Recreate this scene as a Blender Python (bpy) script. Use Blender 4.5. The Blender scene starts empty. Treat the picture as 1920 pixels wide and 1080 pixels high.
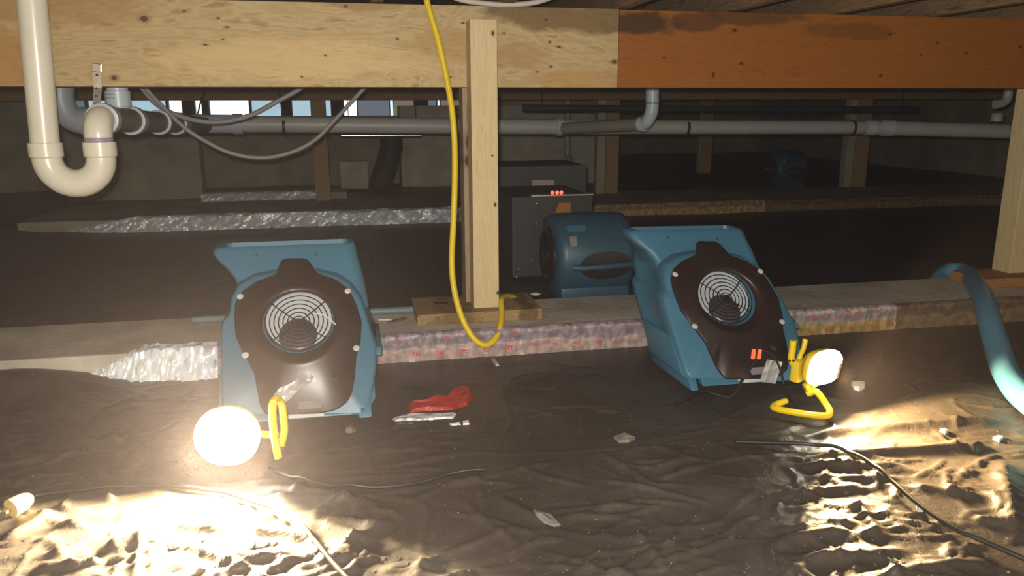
import bpy, bmesh, math, random
import numpy as np
from mathutils import Vector, Matrix

random.seed(7)
rng = np.random.default_rng(7)
sc = bpy.context.scene
COL = sc.collection

# ------------------------------------------------------------------ camera
F, CAMZ = 1450.0, 0.77
PITCH, YAW, ROLL = -math.atan(337 / F), math.radians(11.5), math.radians(-0.2)
fw = Vector((math.sin(YAW) * math.cos(PITCH), math.cos(YAW) * math.cos(PITCH), math.sin(PITCH)))
_r = Vector((math.cos(YAW), -math.sin(YAW), 0)); _u = _r.cross(fw)
rt = _r * math.cos(ROLL) + _u * math.sin(ROLL)
up = -_r * math.sin(ROLL) + _u * math.cos(ROLL)
EYE = Vector((0, 0, CAMZ))
cam = bpy.data.cameras.new('camera'); cam.sensor_width = 36; cam.lens = F / 1920 * 36
cam.clip_start = 0.02
co = bpy.data.objects.new('camera', cam); COL.objects.link(co)
co.matrix_world = Matrix((rt, up, -fw)).transposed().to_4x4(); co.location = EYE
sc.camera = co

def ray(x, y): return fw + rt * ((x - 960) / F) - up * ((y - 540) / F)
def PY(x, y, Y): d = ray(x, y); return EYE + d * (Y / d.y)          # measured point on an upright plane
def PZ(x, y, z=0.0): d = ray(x, y); return EYE + d * ((z - CAMZ) / d.z)  # measured point on a level plane

# ------------------------------------------------------------------ world, flash, exposure
w = bpy.data.worlds.new('world'); sc.world = w; w.use_nodes = True
w.node_tree.nodes['Background'].inputs[0].default_value = (0.55, 0.75, 1.0, 1)
w.node_tree.nodes['Background'].inputs[1].default_value = 0.6
# haze added to lift dark areas and put a glow round the left lamp
vn = w.node_tree.nodes.new('ShaderNodeVolumeScatter'); vn.inputs['Density'].default_value = 0.0034
vn.inputs['Anisotropy'].default_value = 0.78; vn.inputs['Color'].default_value = (1, .87, .96, 1)
w.node_tree.links.new(vn.outputs[0], w.node_tree.nodes['World Output'].inputs['Volume'])
fl = bpy.data.lights.new('phone_flash', 'POINT'); fl.energy = 158; fl.color = (1.0, 0.95, 0.86); fl.shadow_soft_size = 0.012
flo = bpy.data.objects.new('phone_flash', fl); COL.objects.link(flo); flo.location = EYE + rt * -0.02 + up * 0.03
vs = sc.view_settings
vs.view_transform = 'Standard'; vs.look = 'None'; vs.gamma = 1; vs.use_curve_mapping = False
vs.exposure = 0.0
try:
    sc.cycles.use_denoising = True
    sc.cycles.sample_clamp_indirect = 6.0
    sc.cycles.max_bounces = 7
    sc.cycles.adaptive_threshold = 0.05
    sc.cycles.diffuse_bounces = 3
    sc.cycles.glossy_bounces = 3
    sc.cycles.volume_bounces = 0
except Exception:
    pass

# ------------------------------------------------------------------ materials
def new_mat(name):
    m = bpy.data.materials.new(name); m.use_nodes = True
    nt = m.node_tree; return m, nt, nt.nodes['Principled BSDF']
def N(nt, t, **kw):
    n = nt.nodes.new(t)
    for k, v in kw.items():
        if k.startswith('_'): setattr(n, k[1:], v)
        else: n.inputs[k.replace('__', ' ')].default_value = v
    return n
def ramp(nt, stops):
    n = nt.nodes.new('ShaderNodeValToRGB'); e = n.color_ramp.elements
    while len(e) > 1: e.remove(e[-1])
    e[0].position = stops[0][0]; e[0].color = (*stops[0][1], 1)
    for p, c in stops[1:]:
        q = e.new(p); q.color = (*c, 1)
    return n
def rgb(c): return c if len(c) == 4 else (*c, 1)

def plain(name, c, rough=0.5, metal=0.0, var=0.12, scale=9.0, bump=0.0, bscale=60.0, spec=0.5, coat=0.0):
    m, nt, b = new_mat(name); L = nt.links
    tc = N(nt, 'ShaderNodeTexCoord')
    no = N(nt, 'ShaderNodeTexNoise', Scale=scale, Detail=5.0); L.new(tc.outputs['Object'], no.inputs['Vector'])
    d = tuple(max(0, x * (1 - var)) for x in c); e = tuple(min(1, x * (1 + var)) for x in c)
    r = ramp(nt, [(0.3, d), (0.7, e)]); L.new(no.outputs['Fac'], r.inputs[0]); L.new(r.outputs[0], b.inputs['Base Color'])
    b.inputs['Roughness'].default_value = rough; b.inputs['Metallic'].default_value = metal
    b.inputs['Specular IOR Level'].default_value = spec
    if coat: b.inputs['Coat Weight'].default_value = coat; b.inputs['Coat Roughness'].default_value = 0.15
    if bump:
        n2 = N(nt, 'ShaderNodeTexNoise', Scale=bscale, Detail=4.0); L.new(tc.outputs['Object'], n2.inputs['Vector'])
        bp = N(nt, 'ShaderNodeBump', Strength=bump, Distance=0.01); L.new(n2.outputs['Fac'], bp.inputs['Height']); L.new(bp.outputs[0], b.inputs['Normal'])
    return m

def wood(name, dark, light, axis='X', knots=(), stains=(), rough=0.6, dens=1.0, patch=None):
    """knots: (x,z,rx,rz); stains: (x,z,rx,rz,colour,amount); patch: (x limit, colour)"""
    m, nt, b = new_mat(name); L = nt.links
    tc = N(nt, 'ShaderNodeTexCoord')
    s = {'X': (2.4, 9, 9), 'Z': (12, 12, 1.0), 'Y': (9, 1.0, 9)}[axis]
    mp = N(nt, 'ShaderNodeMapping'); mp.inputs['Scale'].default_value = tuple(v * dens for v in s)
    L.new(tc.outputs['Object'], mp.inputs['Vector'])
    n1 = N(nt, 'ShaderNodeTexNoise', Scale=1.0, Detail=4.0, Distortion=1.1); L.new(mp.outputs[0], n1.inputs['Vector'])
    mu = N(nt, 'ShaderNodeMath', _operation='MULTIPLY'); mu.inputs[1].default_value = 7.0; L.new(n1.outputs['Fac'], mu.inputs[0])
    fr = N(nt, 'ShaderNodeMath', _operation='PINGPONG'); fr.inputs[1].default_value = 0.5; L.new(mu.outputs[0], fr.inputs[0])
    n2 = N(nt, 'ShaderNodeTexNoise', Scale=14.0, Detail=6.0); L.new(mp.outputs[0], n2.inputs['Vector'])
    ad = N(nt, 'ShaderNodeMath', _operation='MULTIPLY_ADD'); ad.inputs[1].default_value = 0.9
    L.new(fr.outputs[0], ad.inputs[0])
    sb = N(nt, 'ShaderNodeMath', _operation='MULTIPLY'); sb.inputs[1].default_value = 0.55; L.new(n2.outputs['Fac'], sb.inputs[0]); L.new(sb.outputs[0], ad.inputs[2])
    mid = tuple((a + c) / 2 for a, c in zip(dark, light))
    r = ramp(nt, [(0.22, dark), (0.34, light), (0.5, mid), (0.66, light), (0.8, mid)]); L.new(ad.outputs[0], r.inputs[0])
    col = r.outputs[0]
    sx = N(nt, 'ShaderNodeSeparateXYZ'); L.new(tc.outputs['Object'], sx.inputs[0])
    wmp = N(nt, 'ShaderNodeMapping'); wmp.inputs['Scale'].default_value = (1, 1, 2.2); L.new(tc.outputs['Object'], wmp.inputs['Vector'])
    wob = N(nt, 'ShaderNodeTexNoise', Scale=6.0, Detail=7.0, Roughness=.6); L.new(wmp.outputs[0], wob.inputs['Vector'])
    def blob(x, z, rx, rz, wobble):
        o = []
        for out, c0, rr in ((sx.outputs['X'], x, rx), (sx.outputs['Z'], z, rz)):
            a = N(nt, 'ShaderNodeMath', _operation='SUBTRACT'); a.inputs[1].default_value = c0; L.new(out, a.inputs[0])
            q = N(nt, 'ShaderNodeMath', _operation='DIVIDE'); q.inputs[1].default_value = rr; L.new(a.outputs[0], q.inputs[0])
            p = N(nt, 'ShaderNodeMath', _operation='MULTIPLY'); L.new(q.outputs[0], p.inputs[0]); L.new(q.outputs[0], p.inputs[1]); o.append(p)
        t = N(nt, 'ShaderNodeMath', _operation='ADD'); L.new(o[0].outputs[0], t.inputs[0]); L.new(o[1].outputs[0], t.inputs[1])
        if wobble:
            k = N(nt, 'ShaderNodeMath', _operation='MULTIPLY_ADD'); k.inputs[1].default_value = wobble; L.new(wob.outputs['Fac'], k.inputs[0]); L.new(t.outputs[0], k.inputs[2])
            k2 = N(nt, 'ShaderNodeMath', _operation='SUBTRACT'); k2.inputs[1].default_value = wobble * 0.5; L.new(k.outputs[0], k2.inputs[0]); t = k2
        return t
    def over(t, lo, hi, c, amt):
        nonlocal col
        mr = N(nt, 'ShaderNodeMapRange'); mr.inputs['From Min'].default_value = lo; mr.inputs['From Max'].default_value = hi
        mr.inputs['To Min'].default_value = amt; mr.inputs['To Max'].default_value = 0.0
        L.new(t.outputs[0], mr.inputs['Value'])
        mx = N(nt, 'ShaderNodeMix', _data_type='RGBA'); L.new(mr.outputs[0], mx.inputs['Factor']); L.new(col, mx.inputs['A']); mx.inputs['B'].default_value = rgb(c); col = mx.outputs['Result']
    for (x, z, rx, rz, c, amt) in stains: over(blob(x, z, rx, rz, 3.0), 0.45, 1.0, c, amt)
    for (x, z, rx, rz) in knots:
        over(blob(x, z, rx * 2.2, rz * 1.7, 0.3), 0.2, 1.0, tuple(v * 0.62 for v in dark), 0.6)
        over(blob(x, z, rx, rz, 0.2), 0.5, 1.0, (dark[0] * 0.22, dark[1] * 0.16, dark[2] * 0.12), 0.9)
    L.new(col, b.inputs['Base Color'])
    b.inputs['Roughness'].default_value = rough; b.inputs['Specular IOR Level'].default_value = 0.25
    bp = N(nt, 'ShaderNodeBump', Strength=0.25, Distance=0.004); L.new(ad.outputs[0], bp.inputs['Height']); L.new(bp.outputs[0], b.inputs['Normal'])
    return m

def emit(name, c, s):
    m, nt, b = new_mat(name)
    b.inputs['Base Color'].default_value = rgb(c); b.inputs['Emission Color'].default_value = rgb(c); b.inputs['Emission Strength'].default_value = s
    return m

def plastic_sheet_mat():
    m, nt, b = new_mat('black_poly_sheet'); L = nt.links
    tc = N(nt, 'ShaderNodeTexCoord')
    n1 = N(nt, 'ShaderNodeTexNoise', Scale=2.3, Detail=8.0, Roughness=0.65); L.new(tc.outputs['Object'], n1.inputs['Vector'])
    r = ramp(nt, [(0.32, (0.040, 0.033, 0.028)), (0.52, (0.060, 0.050, 0.042)), (0.72, (0.100, 0.086, 0.072))]); L.new(n1.outputs['Fac'], r.inputs[0])
    sp = N(nt, 'ShaderNodeTexNoise', Scale=85.0, Detail=2.0); L.new(tc.outputs['Object'], sp.inputs['Vector'])
    sr = N(nt, 'ShaderNodeMapRange'); sr.inputs['From Min'].default_value = 0.71; sr.inputs['From Max'].default_value = 0.76; L.new(sp.outputs['Fac'], sr.inputs['Value'])
    mx = N(nt, 'ShaderNodeMix', _data_type='RGBA'); mx.inputs['B'].default_value = (0.17, 0.145, 0.11, 1)
    L.new(sr.outputs[0], mx.inputs['Factor']); L.new(r.outputs[0], mx.inputs['A']); L.new(mx.outputs['Result'], b.inputs['Base Color'])
    rr = N(nt, 'ShaderNodeMapRange'); rr.inputs['To Min'].default_value = 0.30; rr.inputs['To Max'].default_value = 0.62; L.new(n1.outputs['Fac'], rr.inputs['Value']); L.new(rr.outputs[0], b.inputs['Roughness'])
    b.inputs['Specular IOR Level'].default_value = 0.5
    n2 = N(nt, 'ShaderNodeTexNoise', Scale=34.0, Detail=7.0, Distortion=1.6); L.new(tc.outputs['Object'], n2.inputs['Vector'])
    bp = N(nt, 'ShaderNodeBump', Strength=0.30, Distance=0.006); L.new(n2.outputs['Fac'], bp.inputs['Height']); L.new(bp.outputs[0], b.inputs['Normal'])
    return m

def foil_mat(name, c, rough, metal, bump, tint=None):
    m, nt, b = new_mat(name); L = nt.links
    tc = N(nt, 'ShaderNodeTexCoord')
    vo = N(nt, 'ShaderNodeTexVoronoi', Scale=38.0); L.new(tc.outputs['Object'], vo.inputs['Vector'])
    no = N(nt, 'ShaderNodeTexNoise', Scale=12.0, Detail=5.0); L.new(tc.outputs['Object'], no.inputs['Vector'])
    t = tint or tuple(v * 0.6 for v in c)
    r = ramp(nt, [(0.38, t), (0.6, c)]); L.new(no.outputs['Fac'], r.inputs[0]); L.new(r.outputs[0], b.inputs['Base Color'])
    b.inputs['Metallic'].default_value = metal; b.inputs['Roughness'].default_value = rough
    ad = N(nt, 'ShaderNodeMath', _operation='ADD'); L.new(vo.outputs['Distance'], ad.inputs[0]); L.new(no.outputs['Fac'], ad.inputs[1])
    bp = N(nt, 'ShaderNodeBump', Strength=bump, Distance=0.02); L.new(ad.outputs[0], bp.inputs['Height']); L.new(bp.outputs[0], b.inputs['Normal'])
    return m

M = {}
kn = lambda x, y, a, c: (PY(x, y, 2.6).x, PY(x, y, 2.6).z, a, c)
lk = [kn(270, 35, .012, .009), kn(214, 146, .009, .008), kn(345, 21, .005, .003), kn(409, 34, .005, .003), kn(425, 51, .007, .003),
      kn(385, 84, .007, .003), kn(418, 74, .004, .003), kn(868, 43, .006, .003), kn(945, 62, .005, .003), kn(1024, 37, .007, .005),
      kn(1031, 79, .005, .004), kn(1048, 88, .007, .004), kn(1033, 125, .005, .004), kn(1007, 135, .005, .003), kn(843, 145, .007, .003), kn(1152, 116, .010, .007),
      kn(566, 144, .004, .003), kn(745, 73, .005, .004), kn(648, 12, .006, .004), kn(610, 104, .004, .003)]
st = lambda x, y, rx, ry, c, a: (PY(x, y, 2.6).x, PY(x, y, 2.6).z, rx * .00185, ry * .00185, c, a)
ls = [st(-10, 110, 60, 75, (.40, .19, .05), .7), st(120, 10, 140, 40, (.36, .20, .06), .6), st(1090, 28, 170, 34, (.12, .065, .02), .75), st(700, 5, 90, 18, (.30, .17, .06), .6),
      st(1130, 150, 130, 22, (.42, .22, .06), .5), st(960, 105, 90, 26, (.36, .19, .06), .5), st(850, 85, 110, 28, (.40, .23, .08), .5), st(560, 110, 260, 40, (.72, .52, .27), .45)]
M['ply_left'] = wood('pale_plywood', (.355, .235, .098), (.52, .395, .205), 'X', lk, ls, dens=.5)
rk = [kn(1378, 57, .008, .006), kn(1390, 119, .006, .005), kn(1338, 140, .004, .010), kn(1651, 142, .006, .005), kn(1670, 64, .006, .004), kn(1758, 80, .005, .004), kn(1812, 99, .005, .004), kn(1728, 103, .005, .003), kn(1914, 88, .006, .005), kn(1245, 108, .006, .003)]
rs = [st(1215, 42, 70, 26, (.05, .026, .008), .9), st(1420, 30, 90, 22, (.07, .035, .01), .7), st(1600, 58, 110, 18, (.13, .05, .008), .55), st(1300, 40, 60, 20, (.06, .03, .01), .7)]
M['ply_right'] = wood('orange_plywood', (.235, .078, .010), (.30, .105, .014), 'X', rk, rs, dens=.6)
M['pine'] = wood('pine_post', (.52, .39, .20), (.66, .53, .31), 'Z', [(0.452, 1.0, .005, .009), (0.455, .46, .004, .008), (.462, .16, .004, .007)])
M['old_wood'] = wood('weathered_wood', (.20, .14, .09), (.38, .28, .18), 'Z', [(.385, .66, .012, .03), (.38, .60, .012, .02)], rough=.75)
M['far_wood'] = wood('dim_wood', (.24, .16, .085), (.36, .25, .14), 'Z', rough=.75)
M['beam_far'] = wood('brown_beam', (.17, .10, .045), (.30, .19, .09), 'X', rough=.75)
M['plank'] = wood('dirty_plank', (.17, .11, .05), (.36, .25, .12), 'X', [], [(.30, .08, .10, .05, (.10, .06, .03), .6), (.56, .09, .04, .04, (.09, .05, .02), .7)], rough=.8)
M['red_plank'] = wood('reddish_plank', (.24, .11, .035), (.40, .20, .07), 'X', rough=.75)
M['joist'] = wood('joist_wood', (.10, .06, .025), (.26, .17, .085), 'Y', rough=.8)
M['subfloor'] = plain('subfloor_board', (.12, .085, .05), .85, var=.5, scale=14)
M['concrete'] = plain('concrete_top', (.52, .47, .40), .85, var=.28, scale=4.5, bump=.3, bscale=45)
M['concrete_dim'] = plain('grey_concrete', (.40, .37, .28), .9, var=.25, scale=3.0, bump=.2)
M['concrete_pale'] = plain('pale_concrete', (.58, .55, .44), .9, var=.2, scale=4.0, bump=.2)
M['sheet'] = plastic_sheet_mat()
M['foil'] = foil_mat('crumpled_foil', (.92, .97, 1.0), .38, .28, .25, (.74, .80, .88))
def kraft(name, low, high, rough=.5, metal=.15):
    m, nt, b = new_mat(name); L = nt.links
    tc = N(nt, 'ShaderNodeTexCoord'); sx = N(nt, 'ShaderNodeSeparateXYZ'); L.new(tc.outputs['Object'], sx.inputs[0])
    no = N(nt, 'ShaderNodeTexNoise', Scale=9.0, Detail=6.0, Roughness=.62); L.new(tc.outputs['Object'], no.inputs['Vector'])
    k = N(nt, 'ShaderNodeMath', _operation='MULTIPLY_ADD'); k.inputs[1].default_value = .075; L.new(no.outputs['Fac'], k.inputs[0]); L.new(sx.outputs['Z'], k.inputs[2])
    r = ramp(nt, [(0.060, tuple(v * .8 for v in low)), (0.068, low), (0.074, high), (.095, tuple(v * .75 for v in high)), (.11, tuple(min(1, v * 1.25) for v in high))]); L.new(k.outputs[0], r.inputs[0])
    n2 = N(nt, 'ShaderNodeTexNoise', Scale=34.0, Detail=5.0); L.new(tc.outputs['Object'], n2.inputs['Vector'])
    r2 = ramp(nt, [(.35, (.62, .60, .60)), (.65, (1.15, 1.12, 1.12))]); L.new(n2.outputs['Fac'], r2.inputs[0])
    mx = N(nt, 'ShaderNodeMix', _data_type='RGBA', _blend_type='MULTIPLY'); mx.inputs['Factor'].default_value = 1; L.new(r.outputs[0], mx.inputs['A']); L.new(r2.outputs[0], mx.inputs['B']); L.new(mx.outputs['Result'], b.inputs['Base Color'])
    b.inputs['Metallic'].default_value = metal; b.inputs['Roughness'].default_value = rough
    bp = N(nt, 'ShaderNodeBump', Strength=.5, Distance=.008); L.new(n2.outputs['Fac'], bp.inputs['Height']); L.new(bp.outputs[0], b.inputs['Normal'])
    return m
M['kraft'] = kraft('scuffed_kraft_foil', (.58, .44, .42), (.33, .28, .32))
M['kraft_yellow'] = kraft('yellowed_kraft', (.58, .42, .18), (.46, .40, .40))
M['kraft_dirty'] = kraft('dirty_kraft', (.26, .19, .10), (.16, .12, .075), .65, .05)
M['brown_foil'] = kraft('brown_soil_edge', (.62, .42, .18), (.34, .24, .11), .6, .1)
M['red_print'] = plain('red_print', (.62, .09, .06), .6, var=.15)
M['pvc'] = plain('cream_pvc', (.78, .75, .63), .28, var=.03, scale=6, coat=.3)
M['pvc_stub'] = plain('bluish_pvc', (.50, .58, .64), .35, var=.06)
M['pvc_grey'] = plain('grey_pvc', (.42, .42, .40), .4, var=.07, scale=5)
M['pvc_collar'] = plain('grey_collar_pvc', (.46, .49, .54), .35, var=.05)
M['pvc_dark'] = plain('dull_brown_pvc', (.23, .22, .18), .5, var=.08)
M['elbow_grey'] = plain('slate_pvc', (.26, .29, .32), .4, var=.06)
M['primer'] = plain('purple_primer', (.36, .30, .42), .4, var=.1)
M['cable_grey'] = plain('grey_cable', (.30, .29, .29), .5, var=.05)
M['cable_pale'] = plain('pale_cable', (.55, .50, .44), .5, var=.05)
M['black'] = plain('black_rubber', (.022, .021, .020), .45, var=.2)
M['black_pipe'] = plain('black_pipe', (.030, .027, .022), .6, var=.2)
M['dark_metal'] = plain('dark_strap', (.05, .045, .04), .5, .6)
M['steel'] = plain('bright_steel', (.80, .80, .82), .25, 1.0, var=.1, scale=40)
M['galv'] = plain('galvanised_strap', (.62, .58, .56), .4, .7, var=.15, scale=50)
M['blue'] = plain('blue_poly', (.050, .160, .250), .42, var=.08, scale=6, bump=.06, bscale=180)
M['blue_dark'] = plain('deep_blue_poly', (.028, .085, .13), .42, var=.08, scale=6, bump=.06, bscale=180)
M['plate'] = plain('brown_black_plate', (.024, .015, .014), .34, var=.15, scale=8)
M['guard'] = plain('black_wire', (.025, .025, .028), .35, .4)
M['impeller'] = plain('grey_impeller', (.46, .50, .54), .45, var=.05)
M['dark_grey'] = plain('dark_grey_poly', (.055, .048, .052), .35, var=.2, scale=30)
M['label_white'] = plain('white_label', (.55, .58, .56), .5, var=.05)
M['label_grey'] = plain('grey_label', (.24, .22, .23), .5, var=.1)
M['label_orange'] = plain('orange_sticker', (.34, .145, .012), .6, var=.15)
M['label_print'] = plain('label_print', (.16, .075, .04), .6, var=.4, scale=120)
M['switch_red'] = emit('lit_red_switch', (1.0, .13, .05), .9)
M['led_red'] = emit('red_led', (1.0, .16, .09), 1.4)
M['box_grey'] = plain('charcoal_box', (.034, .037, .037), .55, var=.12, scale=5, bump=.05, bscale=200)
M['box_back'] = plain('dull_grey_box', (.050, .052, .047), .7, var=.12, scale=5)
M['box_label'] = plain('pinkish_label', (.36, .30, .27), .6, var=.05)
M['yellow'] = plain('yellow_paint', (.74, .53, .015), .35, var=.06)
M['yellow_cord'] = plain('yellow_cord', (.76, .55, .01), .42, var=.04)
M['housing_yellow'] = plain('yellow_housing', (.72, .52, .03), .4, var=.08)
M['lens'] = emit('lit_lens', (1.0, .90, .70), 22)
M['lens_main'] = emit('lit_lens_main', (1.0, .92, .76), 40)
M['slot'] = plain('tan_slot', (.45, .33, .12), .6)
M['screw_pale'] = plain('pale_screw', (.62, .62, .62), .3, .2)
M['hose'] = plain('blue_layflat', (.105, .32, .50), .40, var=.05, scale=7, bump=.12, bscale=220)
M['red_tape'] = plain('red_film', (.38, .035, .028), .4, var=.2, scale=25, bump=.4, bscale=60)
M['white_bit'] = plain('white_shard', (.72, .72, .68), .55, var=.06)
M['crumb'] = plain('pale_crumb', (.16, .145, .12), .8, var=.2, scale=60)
M['brown_bit'] = plain('brown_scrap', (.16, .07, .06), .7, var=.2)
M['teal'] = plain('teal_tube', (.14, .22, .23), .5, var=.1)
M['tag_silver'] = foil_mat('silver_tag', (.80, .80, .86), .32, .35, .35)
M['plug'] = plain('clear_yellow_plug', (.62, .46, .18), .25, var=.15, scale=40)
M['white_tie'] = plain('white_tie', (.80, .78, .70), .4)
M['win_bright'] = emit('sky_lit_pane', (.84, .96, 1.0), 1.6)
M['win_blue'] = emit('hazy_blue_pane', (.46, .66, .78), .75)
M['win_grey'] = emit('shaded_grey_pane', (.16, .20, .25), .60)
M['win_tan'] = emit('tan_pane', (.25, .19, .145), .62)
M['win_edge'] = emit('bright_gap_pane', (.62, .86, 1.0), 1.2)
M['frame'] = plain('dark_frame', (.035, .032, .022), .8)

# ------------------------------------------------------------------ mesh helpers
class MB:
    def __init__(s): s.v = []; s.f = []
    def add(s, vs_, fs):
        o = len(s.v); s.v += [tuple(p) for p in vs_]; s.f += [tuple(i + o for i in f) for f in fs]
    def box(s, x0, x1, y0, y1, z0, z1, mat=None):
        P = [(x0, y0, z0), (x1, y0, z0), (x1, y1, z0), (x0, y1, z0), (x0, y0, z1), (x1, y0, z1), (x1, y1, z1), (x0, y1, z1)]
        if mat is not None: P = [mat @ Vector(p) for p in P]
        s.add(P, [(3, 2, 1, 0), (4, 5, 6, 7), (0, 1, 5, 4), (1, 2, 6, 5), (2, 3, 7, 6), (3, 0, 4, 7)]); return s
    def rings(s, R, cap0=True, cap1=True, closed=False):
        n = len(R[0]); o = len(s.v)
        for r_ in R: s.v += [tuple(p) for p in r_]
        m = len(R)
        for i in range(m if closed else m - 1):
            a, b = o + i * n, o + ((i + 1) % m) * n
            for k in range(n): s.f.append((a + k, a + (k + 1) % n, b + (k + 1) % n, b + k))
        if not closed:
            if cap0: s.f.append(tuple(o + k for k in reversed(range(n))))
            if cap1: s.f.append(tuple(o + (m - 1) * n + k for k in range(n)))
        return s
    def tube(s, pts, rad, n=10, caps=True, flat=1.0):
        pts = [Vector(p) for p in pts]; R = []; prev = None
        for i, p in enumerate(pts):
            t = (pts[min(i + 1, len(pts) - 1)] - pts[max(i - 1, 0)]).normalized()
            if prev is None:
                a = Vector((0, 0, 1)) if abs(t.z) < .9 else Vector((1, 0, 0)); prev = (a - t * a.dot(t)).normalized()
            else: prev = (prev - t * prev.dot(t)).normalized()
            q = t.cross(prev); rr = rad[i] if isinstance(rad, (list, tuple)) else rad
            R.append([p + prev * (math.cos(2 * math.pi * k / n) * rr * flat) + q * (math.sin(2 * math.pi * k / n) * rr) for k in range(n)])
        return s.rings(R, caps, caps)
    def lathe(s, prof, origin, axis, n=24, cap0=True, cap1=True):
        axis = Vector(axis).normalized(); a = Vector((0, 0, 1)) if abs(axis.z) < .9 else Vector((1, 0, 0))
        e = (a - axis * a.dot(axis)).normalized(); g = axis.cross(e); o = Vector(origin)
        return s.rings([[o + axis * h + (e * math.cos(2 * math.pi * k / n) + g * math.sin(2 * math.pi * k / n)) * max(rr, 1e-5) for k in range(n)] for rr, h in prof], cap0, cap1)
    def build(s, name, mat, parent=None, smooth=False, bevel=0.0, angle=40):
        me = bpy.data.meshes.new(name); me.from_pydata(s.v, [], s.f)
        bm = bmesh.new(); bm.from_mesh(me); bmesh.ops.recalc_face_normals(bm, faces=bm.faces)
        if bevel:
            es = [e for e in bm.edges if e.is_manifold and e.calc_face_angle(0) > .6]
            bmesh.ops.bevel(bm, geom=es, offset=bevel, segments=2, affect='EDGES', profile=.6)
        bm.to_mesh(me); bm.free()
        me.materials.append(M[mat] if isinstance(mat, str) else mat)
        if smooth:
            me.polygons.foreach_set('use_smooth', [True] * len(me.polygons))
            me.set_sharp_from_angle(angle=math.radians(angle))
        o = bpy.data.objects.new(name, me); COL.objects.link(o)
        if parent is not None: o.parent = parent
        return o

def tag(o, label=None, cat=None, group=None, kind=None):
    if label: o['label'] = label
    if cat: o['category'] = cat
    if group: o['group'] = group
    if kind: o['kind'] = kind
    return o
def empty(name, loc=(0, 0, 0), rz=0.0):
    o = bpy.data.objects.new(name, None); o.empty_display_size = .05; COL.objects.link(o); o.location = loc; o.rotation_euler = (0, 0, rz); return o
def copy_tree(o, parent=None):
    c = o.copy(); COL.objects.link(c); c.parent = parent
    for ch in list(o.children): copy_tree(ch, c)
    return c
def spline(P, k=8):
    P = [Vector(p) for p in P]; out = []
    for i in range(len(P) - 1):
        p0, p1, p2, p3 = P[max(i - 1, 0)], P[i], P[i + 1], P[min(i + 2, len(P) - 1)]
        for j in range(k):
            t = j / k
            out.append(.5 * ((2 * p1) + (p2 - p0) * t + (2 * p0 - 5 * p1 + 4 * p2 - p3) * t * t + (3 * p1 - p0 - 3 * p2 + p3) * t ** 3))
    out.append(P[-1]); return out

# ------------------------------------------------------------------ floor: wrinkled black sheet
FOOT0, FOOT1, FTOP = 2.36, 2.75, 0.07
def smooth_noise(X, Y, cell, seed):
    g = np.random.default_rng(seed).random((256, 256))
    u, v = X / cell + 37.3, Y / cell + 11.7
    iu, iv = np.floor(u).astype(int), np.floor(v).astype(int); fu, fv = u - iu, v - iv
    fu = fu * fu * (3 - 2 * fu); fv = fv * fv * (3 - 2 * fv)
    a = lambda i, j: g[(iu + i) % 256, (iv + j) % 256]
    return (a(0, 0) * (1 - fu) * (1 - fv) + a(1, 0) * fu * (1 - fv) + a(0, 1) * (1 - fu) * fv + a(1, 1) * fu * fv) - .5

xs = np.concatenate([np.arange(-3.4, -1.3, .04), np.arange(-1.3, 2.6, .0065), np.arange(2.6, 7.3, .04)])
ys = np.concatenate([np.arange(-1.6, .75, .06), np.arange(.75, 2.4, .0065), np.arange(2.4, 13.2, .04)])
GX, GY = np.meshgrid(xs, ys, indexing='ij')
HT = np.zeros_like(GX)
HT += .014 * smooth_noise(GX, GY, .55, 1) + .0035 * smooth_noise(GX, GY, .23, 2) + .0010 * smooth_noise(GX, GY * 1.6, .09, 3)
rid = np.abs(smooth_noise(GX, GY * 2.2, .30, 4)); HT += .0042 * np.clip(1 - rid * 20, 0, 1) ** 2
rid = np.abs(smooth_noise(GX * 1.3, GY, .22, 5)); HT += .0032 * np.clip(1 - rid * 20, 0, 1) ** 2
rid = np.abs(smooth_noise(GX, GY * 1.8, .11, 6)); HT += .0014 * np.clip(1 - rid * 16, 0, 1) ** 2
def crease(p, q, h, wdt, bend=0.0):
    """a fold of the sheet from p to q, h high and wdt wide"""
    p, q = np.array(p[:2]), np.array(q[:2]); d = q - p; L_ = np.hypot(*d); d = d / L_; n_ = np.array([-d[1], d[0]])
    mg = 5 * wdt + abs(bend) + .01; lo_, hi_ = np.minimum(p, q) - mg, np.maximum(p, q) + mg
    a0, a1 = np.searchsorted(xs, (lo_[0], hi_[0])); b0, b1 = np.searchsorted(ys, (lo_[1], hi_[1]))
    if a1 <= a0 or b1 <= b0: return
    gx, gy = GX[a0:a1, b0:b1], GY[a0:a1, b0:b1]
    t = (gx - p[0]) * d[0] + (gy - p[1]) * d[1]; s_ = (gx - p[0]) * n_[0] + (gy - p[1]) * n_[1]
    s_ = s_ - bend * np.sin(np.clip(t / L_, 0, 1) * math.pi)
    e = np.clip(np.minimum(t, L_ - t) / (.22 * L_), 0, 1); e = e * e * (3 - 2 * e)
    HT[a0:a1, b0:b1] += h * e * np.exp(-np.abs(s_ / wdt) ** 1.4)
fz = lambda x, y: PZ(x, y, 0)
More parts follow.
